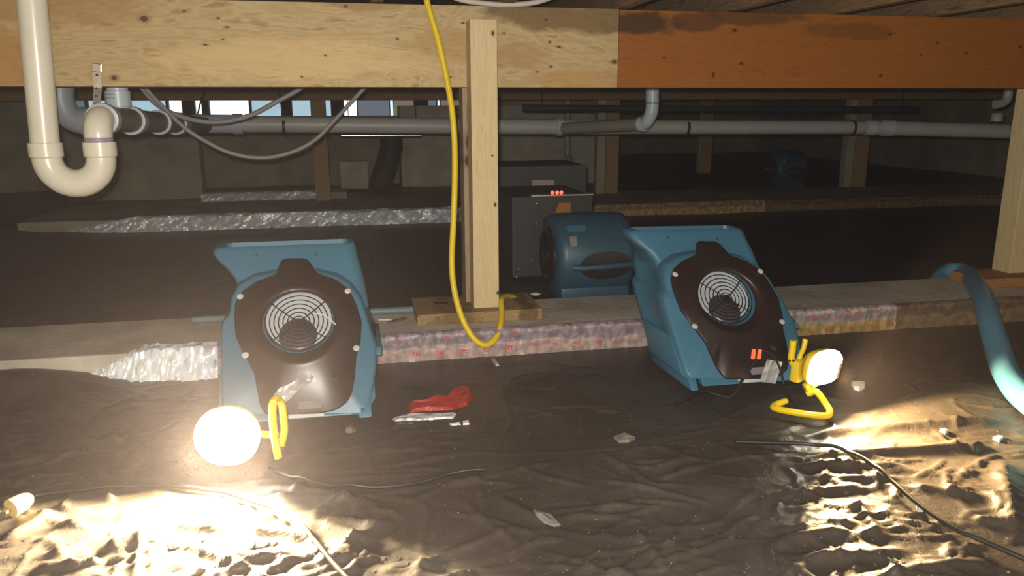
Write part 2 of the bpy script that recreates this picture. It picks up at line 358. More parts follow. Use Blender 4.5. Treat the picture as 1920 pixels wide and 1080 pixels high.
for a, b, h, wd, bd in [
    ((1480, 815), (1900, 782), .034, .020, .0), ((1480, 855), (1880, 828), .028, .016, .0), ((1470, 872), (1720, 868), .022, .014, .01),
    ((1490, 892), (1700, 888), .018, .012, .0), ((1450, 930), (1640, 905), .020, .014, .01), ((1440, 985), (1620, 965), .016, .012, -.01),
    ((1440, 1020), (1600, 985), .022, .014, .01), ((1500, 1040), (1720, 1020), .016, .014, .0), ((1600, 925), (1660, 1010), .016, .012, .0),
    ((1700, 900), (1860, 930), .014, .014, .0), ((1640, 1060), (1880, 1040), .014, .016, .0), ((1880, 850), (1905, 1010), .030, .022, .0),
    ((1750, 800), (1800, 840), .010, .006, .0), ((1820, 960), (1920, 985), .012, .012, .0),
    ((100, 985), (300, 955), .016, .014, .01), ((180, 1030), (330, 985), .030, .020, .0), ((0, 1010), (110, 950), .018, .014, .0),
    ((300, 975), (440, 990), .018, .012, .0), ((420, 955), (520, 965), .016, .012, .0), ((480, 905), (690, 925), .014, .012, .0),
    ((470, 925), (720, 935), .016, .012, .0), ((450, 990), (600, 1010), .024, .016, .01), ((420, 1040), (560, 1030), .018, .014, .0),
    ((350, 1010), (470, 1060), .014, .010, .0), ((560, 960), (610, 1050), .012, .008, .0), ((600, 1055), (740, 960), .018, .022, .0),
    ((640, 960), (720, 985), .012, .008, .0), ((265, 1000), (250, 1080), .012, .006, .0), ((60, 1060), (200, 1045), .014, .010, .0),
    ((0, 850), (180, 840), .008, .006, .0), ((0, 835), (60, 810), .008, .006, .0),
    ((760, 1060), (980, 975), .010, .010, .0), ((1100, 1075), (1150, 975), .010, .012, .0), ((1190, 980), (1260, 1075), .008, .008, .0), ((930, 925), (1030, 975), .010, .010, .0),
    ((1030, 975), (1200, 930), .008, .010, .0), ((1120, 840), (1240, 910), .008, .008, .0)]:
    crease(fz(*a), fz(*b), h * (.7 if a[0] > 1300 else .85), wd, bd)
for i in range(300):   # random short folds, denser towards the viewer
    px, py = random.uniform(-50, 1970), random.uniform(700, 1120); p = fz(px, py)
    an = random.gauss(0, .5); ln = random.uniform(.05, .30)
    crease(p, p + Vector((math.cos(an) * ln, math.sin(an) * ln, 0)), random.uniform(.002, .007), random.uniform(.003, .007), random.uniform(-.02, .02))
for i in range(150):
    if i % 2: px, py = random.uniform(1430, 1930), random.uniform(800, 1090)
    else: px, py = random.uniform(-20, 720), random.uniform(900, 1090)
    p = fz(px, py); an = random.gauss(.15, .8); ln = random.uniform(.03, .14)
    crease(p, p + Vector((math.cos(an) * ln, math.sin(an) * ln, 0)), random.uniform(.003, .009), random.uniform(.003, .006), random.uniform(-.02, .02))
# the sheet lies flat under the things that stand on it, and rises against the footing at the far left
for cx, cy, rx, ry in [(-.15, 2.04, .30, .26), (.98, 2.04, .32, .26), (-.27, 1.68, .14, .07), (1.12, 1.73, .14, .08)]:
    dd = ((GX - cx) / rx) ** 2 + ((GY - cy) / ry) ** 2; HT *= np.clip((dd - .6) / .6, 0, 1)
und = np.clip((FOOT0 - .02 - GY) / .10, 0, 1); HT *= np.where((GY > .7) & (GY < 3), np.where(GY > FOOT1, np.clip((GY - FOOT1) / .2, 0, 1), und), 1)
left = np.clip((-.50 - GX) / .08, 0, 1); prof = .030 + .030 * np.sin((GX + 1.22) * 7.0)
HT += left * np.clip(prof, 0.004, .06) * np.exp(-((GY - FOOT0 + .02) / .09) ** 2) * (GY < FOOT0 + .0)
m0 = PZ(20, 440, .1); HT += .16 * np.exp(-((GX - m0.x + .25) / .38) ** 2 - ((GY - m0.y) / .5) ** 2)
HT = HT - .012
HT = np.where((GY > FOOT0) & (GY < FOOT1), -.03, HT)
nx, ny = GX.shape
me = bpy.data.meshes.new('floor')
V = np.stack([GX, GY, HT], -1).reshape(-1, 3)
ii = (np.arange(nx - 1)[:, None] * ny + np.arange(ny - 1)[None, :]).ravel()
Q = np.stack([ii, ii + ny, ii + ny + 1, ii + 1], -1)
me.vertices.add(len(V)); me.vertices.foreach_set('co', V.ravel())
me.loops.add(Q.size); me.loops.foreach_set('vertex_index', Q.ravel())
me.polygons.add(len(Q)); me.polygons.foreach_set('loop_start', np.arange(len(Q)) * 4); me.polygons.foreach_set('loop_total', np.full(len(Q), 4))
me.polygons.foreach_set('use_smooth', [True] * len(Q)); me.update(); me.validate()
me.materials.append(M['sheet'])
fo = bpy.data.objects.new('floor', me); COL.objects.link(fo)
tag(fo, 'wrinkled black plastic sheet covering the crawl space ground', kind='structure')
def gz(x, y):
    i = int(np.clip(np.searchsorted(xs, x), 1, nx - 1)); j = int(np.clip(np.searchsorted(ys, y), 1, ny - 1)); return float(HT[i - 1:i + 1, j - 1:j + 1].max())

# ------------------------------------------------------------------ shell
CEIL = 1.34
def struct(name, mb, mat, label=None, **k):
    o = mb.build(name, mat, **k); tag(o, label, kind='structure'); return o
struct('ceiling', MB().box(-3.4, 7.2, -1.6, 13.0, CEIL, CEIL + .03), 'subfloor', 'dark subfloor boards above the joists')
struct('wall_left', MB().box(-3.5, -3.4, -1.6, 9.0, -.1, CEIL), 'concrete_dim', 'dim concrete side wall at the left')
struct('wall_right', MB().box(7.2, 7.3, -1.6, 13.0, -.1, CEIL), 'concrete_dim', 'dim concrete side wall at the right')
struct('wall_front', MB().box(-3.5, 7.3, -1.7, -1.6, -.1, CEIL), 'concrete_dim', 'concrete wall behind the viewer')
WB = 8.4
wx0, wx1 = PY(120, 201, WB).x, PY(866, 201, WB).x
WE = PY(1140, 250, WB).x
mb = MB(); mb.box(-3.5, WE, WB, WB + .2, -.1, .70); mb.box(-3.5, WE, WB, WB + .2, .90, CEIL); mb.box(-3.5, wx0, WB, WB + .2, .70, .90); mb.box(wx1, WE, WB, WB + .2, .70, .90)
struct('wall_end', MB().box(WE, 7.3, 13.0, 13.2, -.1, CEIL), 'concrete_dim', 'far concrete wall lost in the dark at the right')
struct('wall_side', MB().box(WE - .2, WE, WB + .2, 13.0, -.1, CEIL), 'concrete_dim', 'side wall of the dark bay at the far right')
struct('wall_back', mb, 'concrete_dim', 'dim grey concrete wall with a row of low windows')
panes = [(120, 158, 'win_grey', 'grey'), (161, 238, 'win_blue', 'pale blue'), (241, 310, 'win_blue', 'hazy blue'), (314, 340, 'win_bright', 'bright'), (364, 377, 'win_bright', 'narrow bright'),
         (391, 466, 'win_bright', 'brightest white'), (470, 526, 'win_blue', 'pale blue'), (547, 586, 'win_blue', 'blue'), (607, 620, 'win_blue', 'narrow blue'),
         (645, 669, 'win_bright', 'slanting bright'), (671, 731, 'win_grey', 'slate grey'), (732, 738, 'win_edge', 'thin bright'), (739, 777, 'win_tan', 'tan'), (803, 820, 'win_grey', 'grey'), (821, 826, 'win_edge', 'thin bright'), (827, 866, 'win_tan', 'dull tan')]
nm = 0
for i, (a, b, mt, word) in enumerate(panes):
    nm += 1
    xa, xb = PY(a, 201, WB).x, PY(b, 201, WB).x
    o = MB().box(xa, xb, WB + .10, WB + .112, .70, .90).build('window_%d' % nm, mt); tag(o, kind='structure')
    nxt = PY(panes[i + 1][0], 201, WB).x if i + 1 < len(panes) else None
    if nxt and nxt - xb > .005:
        f_ = MB().box(xb, nxt, WB + .02, WB + .14, .70, .90).build('window_frame', 'frame', o, bevel=.002)

# joists above the beams, every one its own thing
jx = -3.2; k = 0
while jx < 7.0:
    o = MB().box(jx, jx + .04, -1.55, 8.35 if jx < WE else 12.9, 1.096, CEIL).build('floor_joist', 'joist', bevel=.003)
    tag(o, 'dark wooden floor joist running over the beams', 'joist', 'floor joists over the beams'); jx += .41; k += 1

# ------------------------------------------------------------------ footings
def strip(name, x0, x1, y, z0, z1, mat, parent, amp, seed, lean=0.0, nx_=240, nz=7, top=0.02, sm=True, ramp_up=0.0):
    """thin facing with real crumples, folded a little over the top edge"""
    mb = MB(); g = np.random.default_rng(seed); P = []; n1 = g.normal(size=(nx_ + 1, nz + 3)) * amp
    n1 = (n1 + np.roll(n1, 1, 0) * .8) / 1.5
    for i in range(nx_ + 1):
        x = x0 + (x1 - x0) * i / nx_
        for j in range(nz + 3):
            zz = z1 if not ramp_up else z0 + (z1 - z0) * min(1, .18 + i / nx_ / ramp_up)
            if j <= nz: t = j / nz; P.append((x, y - .006 - abs(n1[i, j]) - lean * (1 - t), z0 + (zz - z0) * t + (n1[i, j] * .4 if j else 0)))
            else: P.append((x, y + top * (j - nz) / 2, zz + .004 + abs(n1[i, j]) * .3))
    w_ = nz + 3
    mb.add(P, [(i * w_ + j, (i + 1) * w_ + j, (i + 1) * w_ + j + 1, i * w_ + j + 1) for i in range(nx_) for j in range(w_ - 1)])
    return mb.build(name, mat, parent, smooth=sm, angle=75)

fn = empty('concrete_footing', (0, 0, 0)); tag(fn, 'near concrete footing strip with foil-faced front edge, running behind the two front fans', 'footing')
MB().box(-3.4, 7.2, FOOT0, FOOT1, -.08, FTOP).build('slab', 'concrete', fn, bevel=.006)
X = lambda px, py, z: PZ(px, py, z).x
o = strip('foil_facing', X(140, 700, .04), X(405, 680, .04), FOOT0, -.012, .080, 'foil', fn, .012, 3, .03, 46, 4, sm=False, ramp_up=.55); tag(o, 'crumpled shiny foil at the left end')
o = strip('foil_facing', X(405, 680, .04) + .002, X(1240, 620, .04), FOOT0, -.012, .074, 'kraft', fn, .0028, 4); tag(o, 'pinkish scuffed foil facing')
o = strip('foil_facing', X(1240, 620, .04) + .002, X(1686, 595, .04), FOOT0, -.012, .074, 'kraft_yellow', fn, .0032, 5, nx_=160); tag(o, 'yellowed foil facing with red print')
o = strip('foil_facing', X(1688, 595, .04), 4.2, FOOT0, -.012, .074, 'kraft_dirty', fn, .003, 6); tag(o, 'dirt-stained brown facing')
# red printed marks on the facing
def mark(px, py, s, seed):
    g = random.Random(seed); p = PY(px, py, FOOT0 - .016); mb = MB()
    for k in range(3):
        x0 = p.x + (k - 1) * .0085 * s; a = g.uniform(-.35, .35)
        rot = Matrix.Translation((x0, p.y, p.z - k * .0012)) @ Matrix.Rotation(a, 4, 'Y')
        mb.box(-.0022 * s, .0012 * s, -.0006, .0006, -.006 * s, .006 * s, rot)
        mb.box(-.002 * s, .0045 * s, -.0007, .0005, .002 * s, .0055 * s, rot); mb.box(-.001 * s, .005 * s, -.0007, .0005, -.0055 * s, -.002 * s, rot @ Matrix.Rotation(.6, 4, 'Y'))
    mb.build('red_print', 'red_print', fn)
for i, (px, py, s) in enumerate([(781, 663, 1.0), (826, 661, .9), (868, 658, 1.1), (911, 656, .9), (748, 638, .7), (837, 632, .6), (954, 651, 1.1), (968, 623, .9), (1003, 645, .6), (1042, 645, .8), (1080, 642, .8), (1122, 640, .7), (1166, 638, .8),
                                 (1531, 596, .8), (1553, 590, .6), (1570, 595, .6), (1590, 583, .7), (1608, 587, .9), (1645, 584, .6), (1523, 622, .7), (1557, 620, .8), (1597, 614, .9), (1633, 611, .9), (1669, 607, 1.0), (1683, 583, .5)]):
    mark(px, py, s, i)

FF0, FF1 = 5.42, 6.36
ff = empty('concrete_footing', (0, 0, 0)); tag(ff, 'farther concrete footing strip under the three far posts', 'footing')
MB().box(X(60, 408, .07), 7.2, FF0, FF1, -.08, FTOP).build('slab', 'concrete_dim', ff, bevel=.006)
o = strip('foil_facing', X(150, 410, .05), X(868, 398, .05), FF0, -.01, .084, 'foil', ff, .014, 7, .03, 90, 4, sm=False, ramp_up=.2); tag(o, 'bright crumpled foil')
o = strip('foil_facing', X(868, 398, .05) + .002, X(1420, 380, .05), FF0, -.01, .076, 'brown_foil', ff, .006, 8); tag(o, 'brown crumbling edge')
o = strip('foil_facing', X(1424, 380, .05), 6.6, FF0, -.01, .072, 'kraft_dirty', ff, .004, 9); tag(o, 'dull dirt-stained facing')
f3 = empty('concrete_footing', (0, 0, 0)); tag(f3, 'short far footing edge with bright foil strip, left of the far left post', 'footing')
q0, q1 = PY(378, 367, 6.62), PY(592, 360, 6.62)
MB().box(q0.x, q1.x + .25, q0.y, q0.y + .3, -.08, .095).build('slab', 'concrete_dim', f3)
strip('foil_facing', q0.x, q1.x, q0.y, .0, .105, 'foil', f3, .010, 10, .06, 40, 4, sm=False)

# ------------------------------------------------------------------ beams
B0, B1, BB, BT = 2.60, 2.69, .838, 1.092
jn = PY(1160, 90, B0).x
o = MB().box(-3.4, jn - .001, B0, B1, BB, BT).build('wood_beam', 'ply_left', bevel=.002); tag(o, 'pale yellow plywood-faced beam, left of the joint', 'beam')
o = MB().box(jn + .001, 7.2, B0 + .001, B1, BB, BT - .002).build('wood_beam', 'ply_right', bevel=.002); tag(o, 'orange-brown plywood-faced beam, right of the joint', 'beam')
FB0 = 6.20
o = MB().box(-3.4, 2.45, FB0, FB0 + .09, BB - .004, BT).build('wood_beam', 'beam_far', bevel=.003); tag(o, 'dim brown far beam over the windows', 'beam')
o = MB().box(2.455, 7.2, FB0, FB0 + .09, BB - .004, BT).build('wood_beam', 'beam_far', bevel=.003); tag(o, 'dark far beam at the right, behind the drain pipe', 'beam')

# ------------------------------------------------------------------ posts
pa, pb = PY(885, 300, 2.51).x, PY(934, 300, 2.51).x
o = MB().box(pa, pb, 2.511, 2.599, .109, 1.042).build('wood_post', 'pine', bevel=.003); tag(o, 'clean pale pine post fixed to the near beam, beside the yellow cord', 'post')
for i, (pz, px_) in enumerate([(1.0, .452), (.62, .447), (.46, .455), (.16, .46)]):
    MB().lathe([(.0035, 0), (.0035, -.002), (.001, -.003)], (px_, 2.511, pz), (0, 1, 0), 8).build('nail', 'dark_metal', o)
pc = PY(869, 300, 2.60).x
o = MB().box(pc, pc + .089, 2.601, 2.689, .109, .837).build('wood_post', 'old_wood', bevel=.003); tag(o, 'weathered greyish post tucked behind the pale pine post', 'post')
a, b = PY(781, 600, 2.5).x, PY(1013, 590, 2.5).x
o = MB().box(a, b, 2.47, 2.715, .0705, .108).build('wood_plank', 'plank', bevel=.004); tag(o, 'dirty wooden plank under the pale pine post, on the near footing', 'plank')
MB().box(a + .07, a + .12, 2.60, 2.63, .108, .1088).build('dark_patch', 'dark_metal', o)  # thin dark patch laid on the plank top
# right-hand near post on its reddish plank
x0 = PY(1893, 505, 2.60).x
o = MB().box(x0, x0 + .089, 2.60, 2.689, .111, .837).build('wood_post', 'pine', bevel=.003); tag(o, 'pale post at the right edge of the picture', 'post')
o = MB().box(PY(1858, 530, 2.5).x, x0 + .3, 2.53, 2.71, .0705, .110).build('wood_plank', 'red_plank', bevel=.004); tag(o, 'reddish plank under the post at the right edge', 'plank')
def far_post(l, r, y, lab, w2=0.0, mat='far_wood', top=None):
    a, b = PY(l, 300, y).x, PY(r, 300, y).x
    t = empty('wood_post', (a, y, FTOP)); tag(t, lab, 'post')
    MB().box(w2, b - a, 0, .09, 0.001, (top or BB - .005) - FTOP).build('stud', mat, t, bevel=.003)
    if w2: MB().box(0, w2 - .003, .012, .09, 0.001, (top or BB - .005) - FTOP).build('stud', 'concrete_dim', t, bevel=.003)
    return t
far_post(588, 616, FB0, 'dim far post standing below the brightest windows')
far_post(1120, 1160, FB0, 'dim far post behind the pipe elbow, right of the grey boxes', .075)
far_post(1588, 1627, FB0, 'dim double far post toward the right', .075)
far_post(1312, 1334, 7.9, 'faint farthest post in the dark', 0.02)

# ------------------------------------------------------------------ drain pipes
def ring_at(p, d, r0, ln, mat, parent, name='collar', lip=.004):
    p = Vector(p); d = Vector(d).normalized()
    return MB().lathe([(r0, 0), (r0 + lip, .002), (r0 + lip, ln - .002), (r0, ln)], p, d, 24).build(name, mat, parent, smooth=True)
tr = empty('drain_trap', (PY(85, 270, 2.5).x, 2.5, .5)); tag(tr, 'cream white P-trap drain hanging in front of the near beam at the left', 'pipe')
O = Vector(tr.location)
def sub(pts): return [Vector(p) - O for p in pts]
ta, tb = PY(85, 275, 2.5), PY(187, 275, 2.5); zt = ta.z; R = (tb.x - ta.x) / 2; rp = .0385
top = PY(60, -60, 2.5); top.z = CEIL
MB().tube(sub([top, ta]), rp, 28).build('pipe', 'pvc', tr, smooth=True)
u = [Vector((ta.x + R - R * math.cos(t), 2.5, zt - .035 - R * 1.0 * math.sin(t))) for t in np.linspace(0, math.pi, 22)]
u = [Vector((ta.x, 2.5, zt + .0))] + u + [Vector((tb.x, 2.5, zt + .0))]
MB().tube(sub(u), rp + .002, 28).build('u_bend', 'pvc', tr, smooth=True)
for c in (ta, tb):
    MB().lathe([(rp + .001, .012), (rp + .007, .011), (rp + .007, -.028), (rp + .003, -.032)], Vector((c.x, 2.5, zt)) - O, (0, 0, 1), 28).build('collar', 'pvc', tr, smooth=True)
za = .742; cx = tb.x
MB().lathe([(rp, .010), (rp + .0008, .012), (rp + .0008, .022), (rp, .023)], Vector((cx, 2.5, zt + .002)) - O, (0, 0, 1), 28).build('primer_band', 'primer', tr, smooth=True)
e = [Vector((cx, 2.5, zt)), Vector((cx, 2.5, za - .045))] + [Vector((cx, 2.5 + .045 - .045 * math.cos(t), za - .045 + .045 * math.sin(t))) for t in np.linspace(.1, math.pi / 2, 10)] + [Vector((cx, 2.58, za))]
MB().tube(sub(e), rp, 28).build('elbow', 'pvc', tr, smooth=True)
MB().lathe([(rp, 0), (rp + .008, .002), (rp + .009, .035), (rp, .036)], Vector((cx, 2.548, za)) - O, (0, 1, 0), 28).build('collar', 'pvc_collar', tr, smooth=True)
# the arm running back from the trap to the main line
ar = empty('drain_pipe', (cx, 2.6, za)); tag(ar, 'brownish-grey drain arm running back from the P-trap to the main line', 'pipe'); O = Vector(ar.location)
yE = 4.3; zE = .690
dirn = (Vector((cx, yE, zE)) - Vector((cx, 2.6, za))).normalized()
pt = lambda y: Vector((cx, y, za + (zE - za) * (y - 2.6) / (yE - 2.6)))
MB().tube(sub([pt(2.59), pt(4.22)]), rp, 26).build('pipe', 'pvc_dark', ar, smooth=True)
for y, ln, mt in ((2.86, .05, 'pvc_collar'), (3.25, .03, 'pvc_collar'), (3.55, .10, 'pvc_collar')):
    MB().lathe([(rp, 0), (rp + .009, .001), (rp + .009, ln - .001), (rp, ln)], pt(y) - O, dirn, 26).build('collar', mt, ar, smooth=True)
# stub from above into the arm
sx_ = PY(222, 190, 2.80).x
stb = empty('vent_stub', (sx_, 2.80, .79)); tag(stb, 'pale bluish vertical stub pipe under the left beam, with print on it', 'pipe'); O = Vector(stb.location)
MB().tube(sub([(sx_, 2.80, BT + .12), (sx_, 2.80, .775)]), .033, 24).build('pipe', 'pvc_stub', stb, smooth=True)
MB().lathe([(.033, 0), (.039, .001), (.039, .05), (.033, .052)], (0, 0, -.012), (0, 0, 1), 24).build('collar', 'pvc_stub', stb, smooth=True)
for k in range(3):
    pr_ = MB().lathe([(.0396, 0), (.0396, .004)], (0, 0, .004 + k * .011), (0, 0, 1), 24, False, False)
    pr_.f = [f for i, f in enumerate(pr_.f) if 10 <= i % 24 <= (17 if k else 14)]
    pr_.build('print', 'primer', stb)
# slate elbow at the left
eg = empty('slate_elbow', (PY(112, 170, 2.95).x, 2.95, .8)); tag(eg, 'slate grey pipe elbow behind the white drop pipe at far left', 'pipe'); O = Vector(eg.location)
P_ = spline([PY(112, 120, 2.95) + Vector((0, 0, .40)), PY(112, 120, 2.95), PY(113, 175, 2.95), PY(118, 200, 2.95), PY(132, 220, 2.95), PY(152, 228, 2.95), PY(172, 229, 2.95)], 6)
MB().tube(sub(P_), .042, 24).build('elbow_pipe', 'elbow_grey', eg, smooth=True)
MB().lathe([(.042, 0), (.048, .002), (.048, .05), (.042, .052)], PY(152, 228, 2.95) - O, (1, 0, 0), 24).build('collar', 'elbow_grey', eg, smooth=True)
# hanger strap
hs = empty('hanger_strap', PY(182, 160, 2.597)); tag(hs, 'perforated metal hanger strap nailed to the left beam above the P-trap', 'strap'); O = Vector(hs.location)
a, b, c_ = PY(182, 128, 2.596), PY(184, 165, 2.594), PY(179, 212, 2.56)
mb = MB(); wd = .011
pts_ = [a, b + Vector((0, -.002, 0)), (b + c_) / 2, c_]
P_ = []
for p in pts_: P_ += [p + Vector((-wd, -.001, 0)) - O, p + Vector((wd, -.001, 0)) - O, p + Vector((wd, .0012, 0)) - O, p + Vector((-wd, .0012, 0)) - O]
mb.rings([P_[i * 4:i * 4 + 4] for i in range(4)]); mb.build('strap', 'galv', hs)
for t in (.15, .45, .62, .8):
    q = a.lerp(c_, t) - O; MB().lathe([(.0038, 0), (.0038, .0012)], q + Vector((.001, -.0035, 0)), (0, 1, 0), 10).build('hole', 'black', hs)
MB().box(-.014, .014, -.006, -.0005, -.012, .014, Matrix.Translation(a - O) @ Matrix.Rotation(.12, 4, 'Y')).build('bent_tab', 'steel', hs, bevel=.002)

# main drain line
def pipe_run(name, lab, A, B, r0, mat, collars=(), straps=(), cmat='pvc_collar'):
    A, B = Vector(A), Vector(B); t = empty(name, A); tag(t, lab, 'pipe'); d = (B - A).normalized()
    MB().tube([(0, 0, 0), B - A], r0, 26).build('pipe', mat, t, smooth=True)
    for s, ln, lip in collars: MB().lathe([(r0, 0), (r0 + lip, .002), (r0 + lip, ln - .002), (r0, ln)], d * s, d, 26).build('collar', cmat, t, smooth=True)
    return t
mA, mB, mC, mD = PY(352, 232, 4.3), PY(1042, 238, 4.3), PY(1622, 239, 4.3), PY(1990, 249, 4.05)
L1 = lambda px: (PY(px, 234, 4.3) - mA).length
pipe_run('drain_line', 'long grey drain line crossing behind the pale pine post', mA, mB, .0425, 'pvc_grey', [(L1(362), .05, .006), (L1(380), .19, .005), (L1(437), .05, .010)])
t = pipe_run('drain_line', 'grey drain line continuing right of the joint under the orange beam', mB, mC, .041, 'pvc_grey', [(0, .04, .008)])
t = pipe_run('drain_line', 'thicker grey drain line at the far right end', mC, mD, .0445, 'pvc_grey', [(0, .06, .003), (.10, .07, .006)])
# branch with elbow
bq = empty('drain_branch', PY(1060, 241, 4.15)); tag(bq, 'dull brown drain branch rising to the bluish elbow', 'pipe'); O = Vector(bq.location)
b0, b1 = PY(1058, 241, 4.20), PY(1205, 233, 3.75)
MB().tube(sub([b0, b1]), .0315, 22).build('pipe', 'pvc_dark', bq, smooth=True)
el = spline([PY(1203, 234, 3.76), PY(1213, 228, 3.72), PY(1221, 212, 3.70), PY(1223, 196, 3.70), PY(1224, 150, 3.70), PY(1224, 150, 3.70) + Vector((0, 0, .45))], 7)
MB().tube(sub(el), .0325, 22).build('elbow', 'pvc_stub', bq, smooth=True)
MB().lathe([(.033, 0), (.0345, .001), (.0345, .009), (.033, .01)], PY(1223, 195, 3.70) - O, (0, 0, 1), 22).build('primer_band', 'elbow_grey', bq, smooth=True)
MB().lathe([(.031, 0), (.038, .002), (.038, .03), (.031, .032)], PY(1200, 233, 3.765) - O, b1 - b0, 22).build('collar', 'pvc_stub', bq, smooth=True)
# strap hangers round the line
def band(px, py, y, r0, lab, up_to=None):
    p = PY(px, py, y); t = empty('pipe_hanger', p); tag(t, lab, 'strap')
    MB().lathe([(r0, -.008), (r0 + .003, -.008), (r0 + .003, .008), (r0, .008)], (0, 0, 0), (1, 0, -.02), 26, False, False).build('band', 'dark_metal', t, smooth=True)
    if up_to: q = PY(*up_to) - p; MB().tube([(0, 0, r0), q], .004, 6).build('hanger_tail', 'dark_metal', t)
band(533, 236, 4.3, .0430, 'dark strap hanger round the drain line below the windows', (516, 140, 4.25))
band(372, 234, 4.3, .0490, 'dark strap hanger at the left end of the drain line', (388, 140, 4.25))
band(1287, 240, 4.3, .0415, 'dark strap round the drain line right of the elbow')
band(1597, 239, 4.3, .0415, 'dark strap round the drain line in front of the double far post')
band(1917, 247, 4.10, .0450, 'dark strap round the drain line at the right edge', (1922, 140, 4.10))
# fittings at far right
t = empty('pipe_stub', PY(1890, 170, 4.0)); tag(t, 'pale stub pipe hanging above the right end of the drain line', 'pipe'); O = Vector(t.location)
MB().tube(sub(spline([PY(1893, 140, 4.0) + Vector((0, 0, .4)), PY(1893, 140, 4.0), PY(1890, 178, 4.0), PY(1882, 192, 4.0), PY(1866, 196, 4.0)], 6)), .026, 18).build('elbow', 'pvc_grey', t, smooth=True)
t = MB().lathe([(.030, 0), (.034, .002), (.034, .04), (.026, .05), (.0, .05)], PY(1868, 228, 4.1), (0, 0, 1), 18).build('cleanout_cap', 'pvc_grey', smooth=True); tag(t, 'short grey fitting on top of the drain line, far right', 'pipe')
t = MB().tube([PY(980, 203, 5.2), PY(1720, 206, 5.2)], .024, 16).build('black_pipe', 'black_pipe', smooth=True); tag(t, 'thin black pipe crossing behind the bluish elbow', 'pipe')
for px in (1015, 1690): MB().tube([PY(px, 203, 5.2), PY(px, 203, 5.2) + Vector((0, 0, .38))], .004, 6).build('hanger_rod', 'dark_metal', t)
# grey hanging cables
def cable(name, lab, pts, r0, mat, cat='cable', n=10, k=8):
    o = MB().tube(spline(pts, k), r0, n).build(name, mat, smooth=True); tag(o, lab, cat); return o
cable('grey_tube', 'grey flexible tube looping shallowly below the left beam', [PY(x, y, 3.35) for x, y in [(235, 120), (268, 168), (300, 200), (350, 222), (410, 229), (470, 216), (520, 190), (560, 168), (610, 130)]], .0098, 'cable_grey')
cable('grey_tube', 'grey flexible tube hanging in the lower deep loop', [PY(x, y, 3.3) for x, y in [(240, 125), (275, 168), (330, 225), (370, 256), (430, 286), (490, 296), (545, 286), (590, 263), (625, 228), (660, 190), (690, 158), (720, 125)]], .0085, 'cable_grey')
cable('pale_cable', 'pale cable drooping over the top of the near beam', [PY(x, y, 2.56) for x, y in [(820, -20), (860, -2), (905, 6), (950, 9), (1000, 5), (1035, -6), (1060, -20)]], .0085, 'cable_pale')
for px, lab in ((1128, 'pale bluish pipe end showing above the near beam'), (1142, 'second pale pipe end beside it above the near beam')):
    o = MB().tube([PY(px, -40, 2.85), PY(px - 3, 40, 2.85)], .011, 14).build('pipe_end', 'pvc_stub', smooth=True); tag(o, lab, 'pipe')

# ------------------------------------------------------------------ air movers
FX, FY, LEAN = -.155, 1.885, math.radians(41)      # the inlet face slopes back by LEAN
SL, CL = math.sin(LEAN), math.cos(LEAN)
def fl_(px, py):
    """a point measured on the sloping face: (across, along the slope)"""
    d_ = ray(px, py); n_ = Vector((0, CL, -SL)); p0 = Vector((FX, FY, 0)); t = (p0 - EYE).dot(n_) / d_.dot(n_); p = EYE + d_ * t
    return (p.x - FX, p.z / CL)
def slope(x, y, z): return Vector((x, y + z * SL, z * CL))
def star(outline, cxz, n, scale=1.0, y=0.0, grow=0.0):
    """outline resampled by angle about a centre, so that loops can be bridged"""
    c0, c1 = cxz; pts_ = [(a - c0, b - c1) for a, b in outline]; out = []
    for k in range(n):
        th = 2 * math.pi * k / n; d = (math.cos(th), math.sin(th)); best = 0
        for i in range(len(pts_)):
            (ax, az), (bx, bz) = pts_[i], pts_[(i + 1) % len(pts_)]
            ex, ez = bx - ax, bz - az; den = d[0] * ez - d[1] * ex
            if abs(den) < 1e-9: continue
            t = (ax * ez - az * ex) / den; s = (ax * d[1] - az * d[0]) / den
            if -1e-6 <= s <= 1 + 1e-6 and t > best: best = t
        rr = best * scale + grow
        out.append((c0 + d[0] * rr, y, c1 + d[1] * rr))
    return out
def circ(cxz, r0, n, y): return [(cxz[0] + r0 * math.cos(2 * math.pi * k / n), y, cxz[1] + r0 * math.sin(2 * math.pi * k / n)) for k in range(n)]
DEP = .27
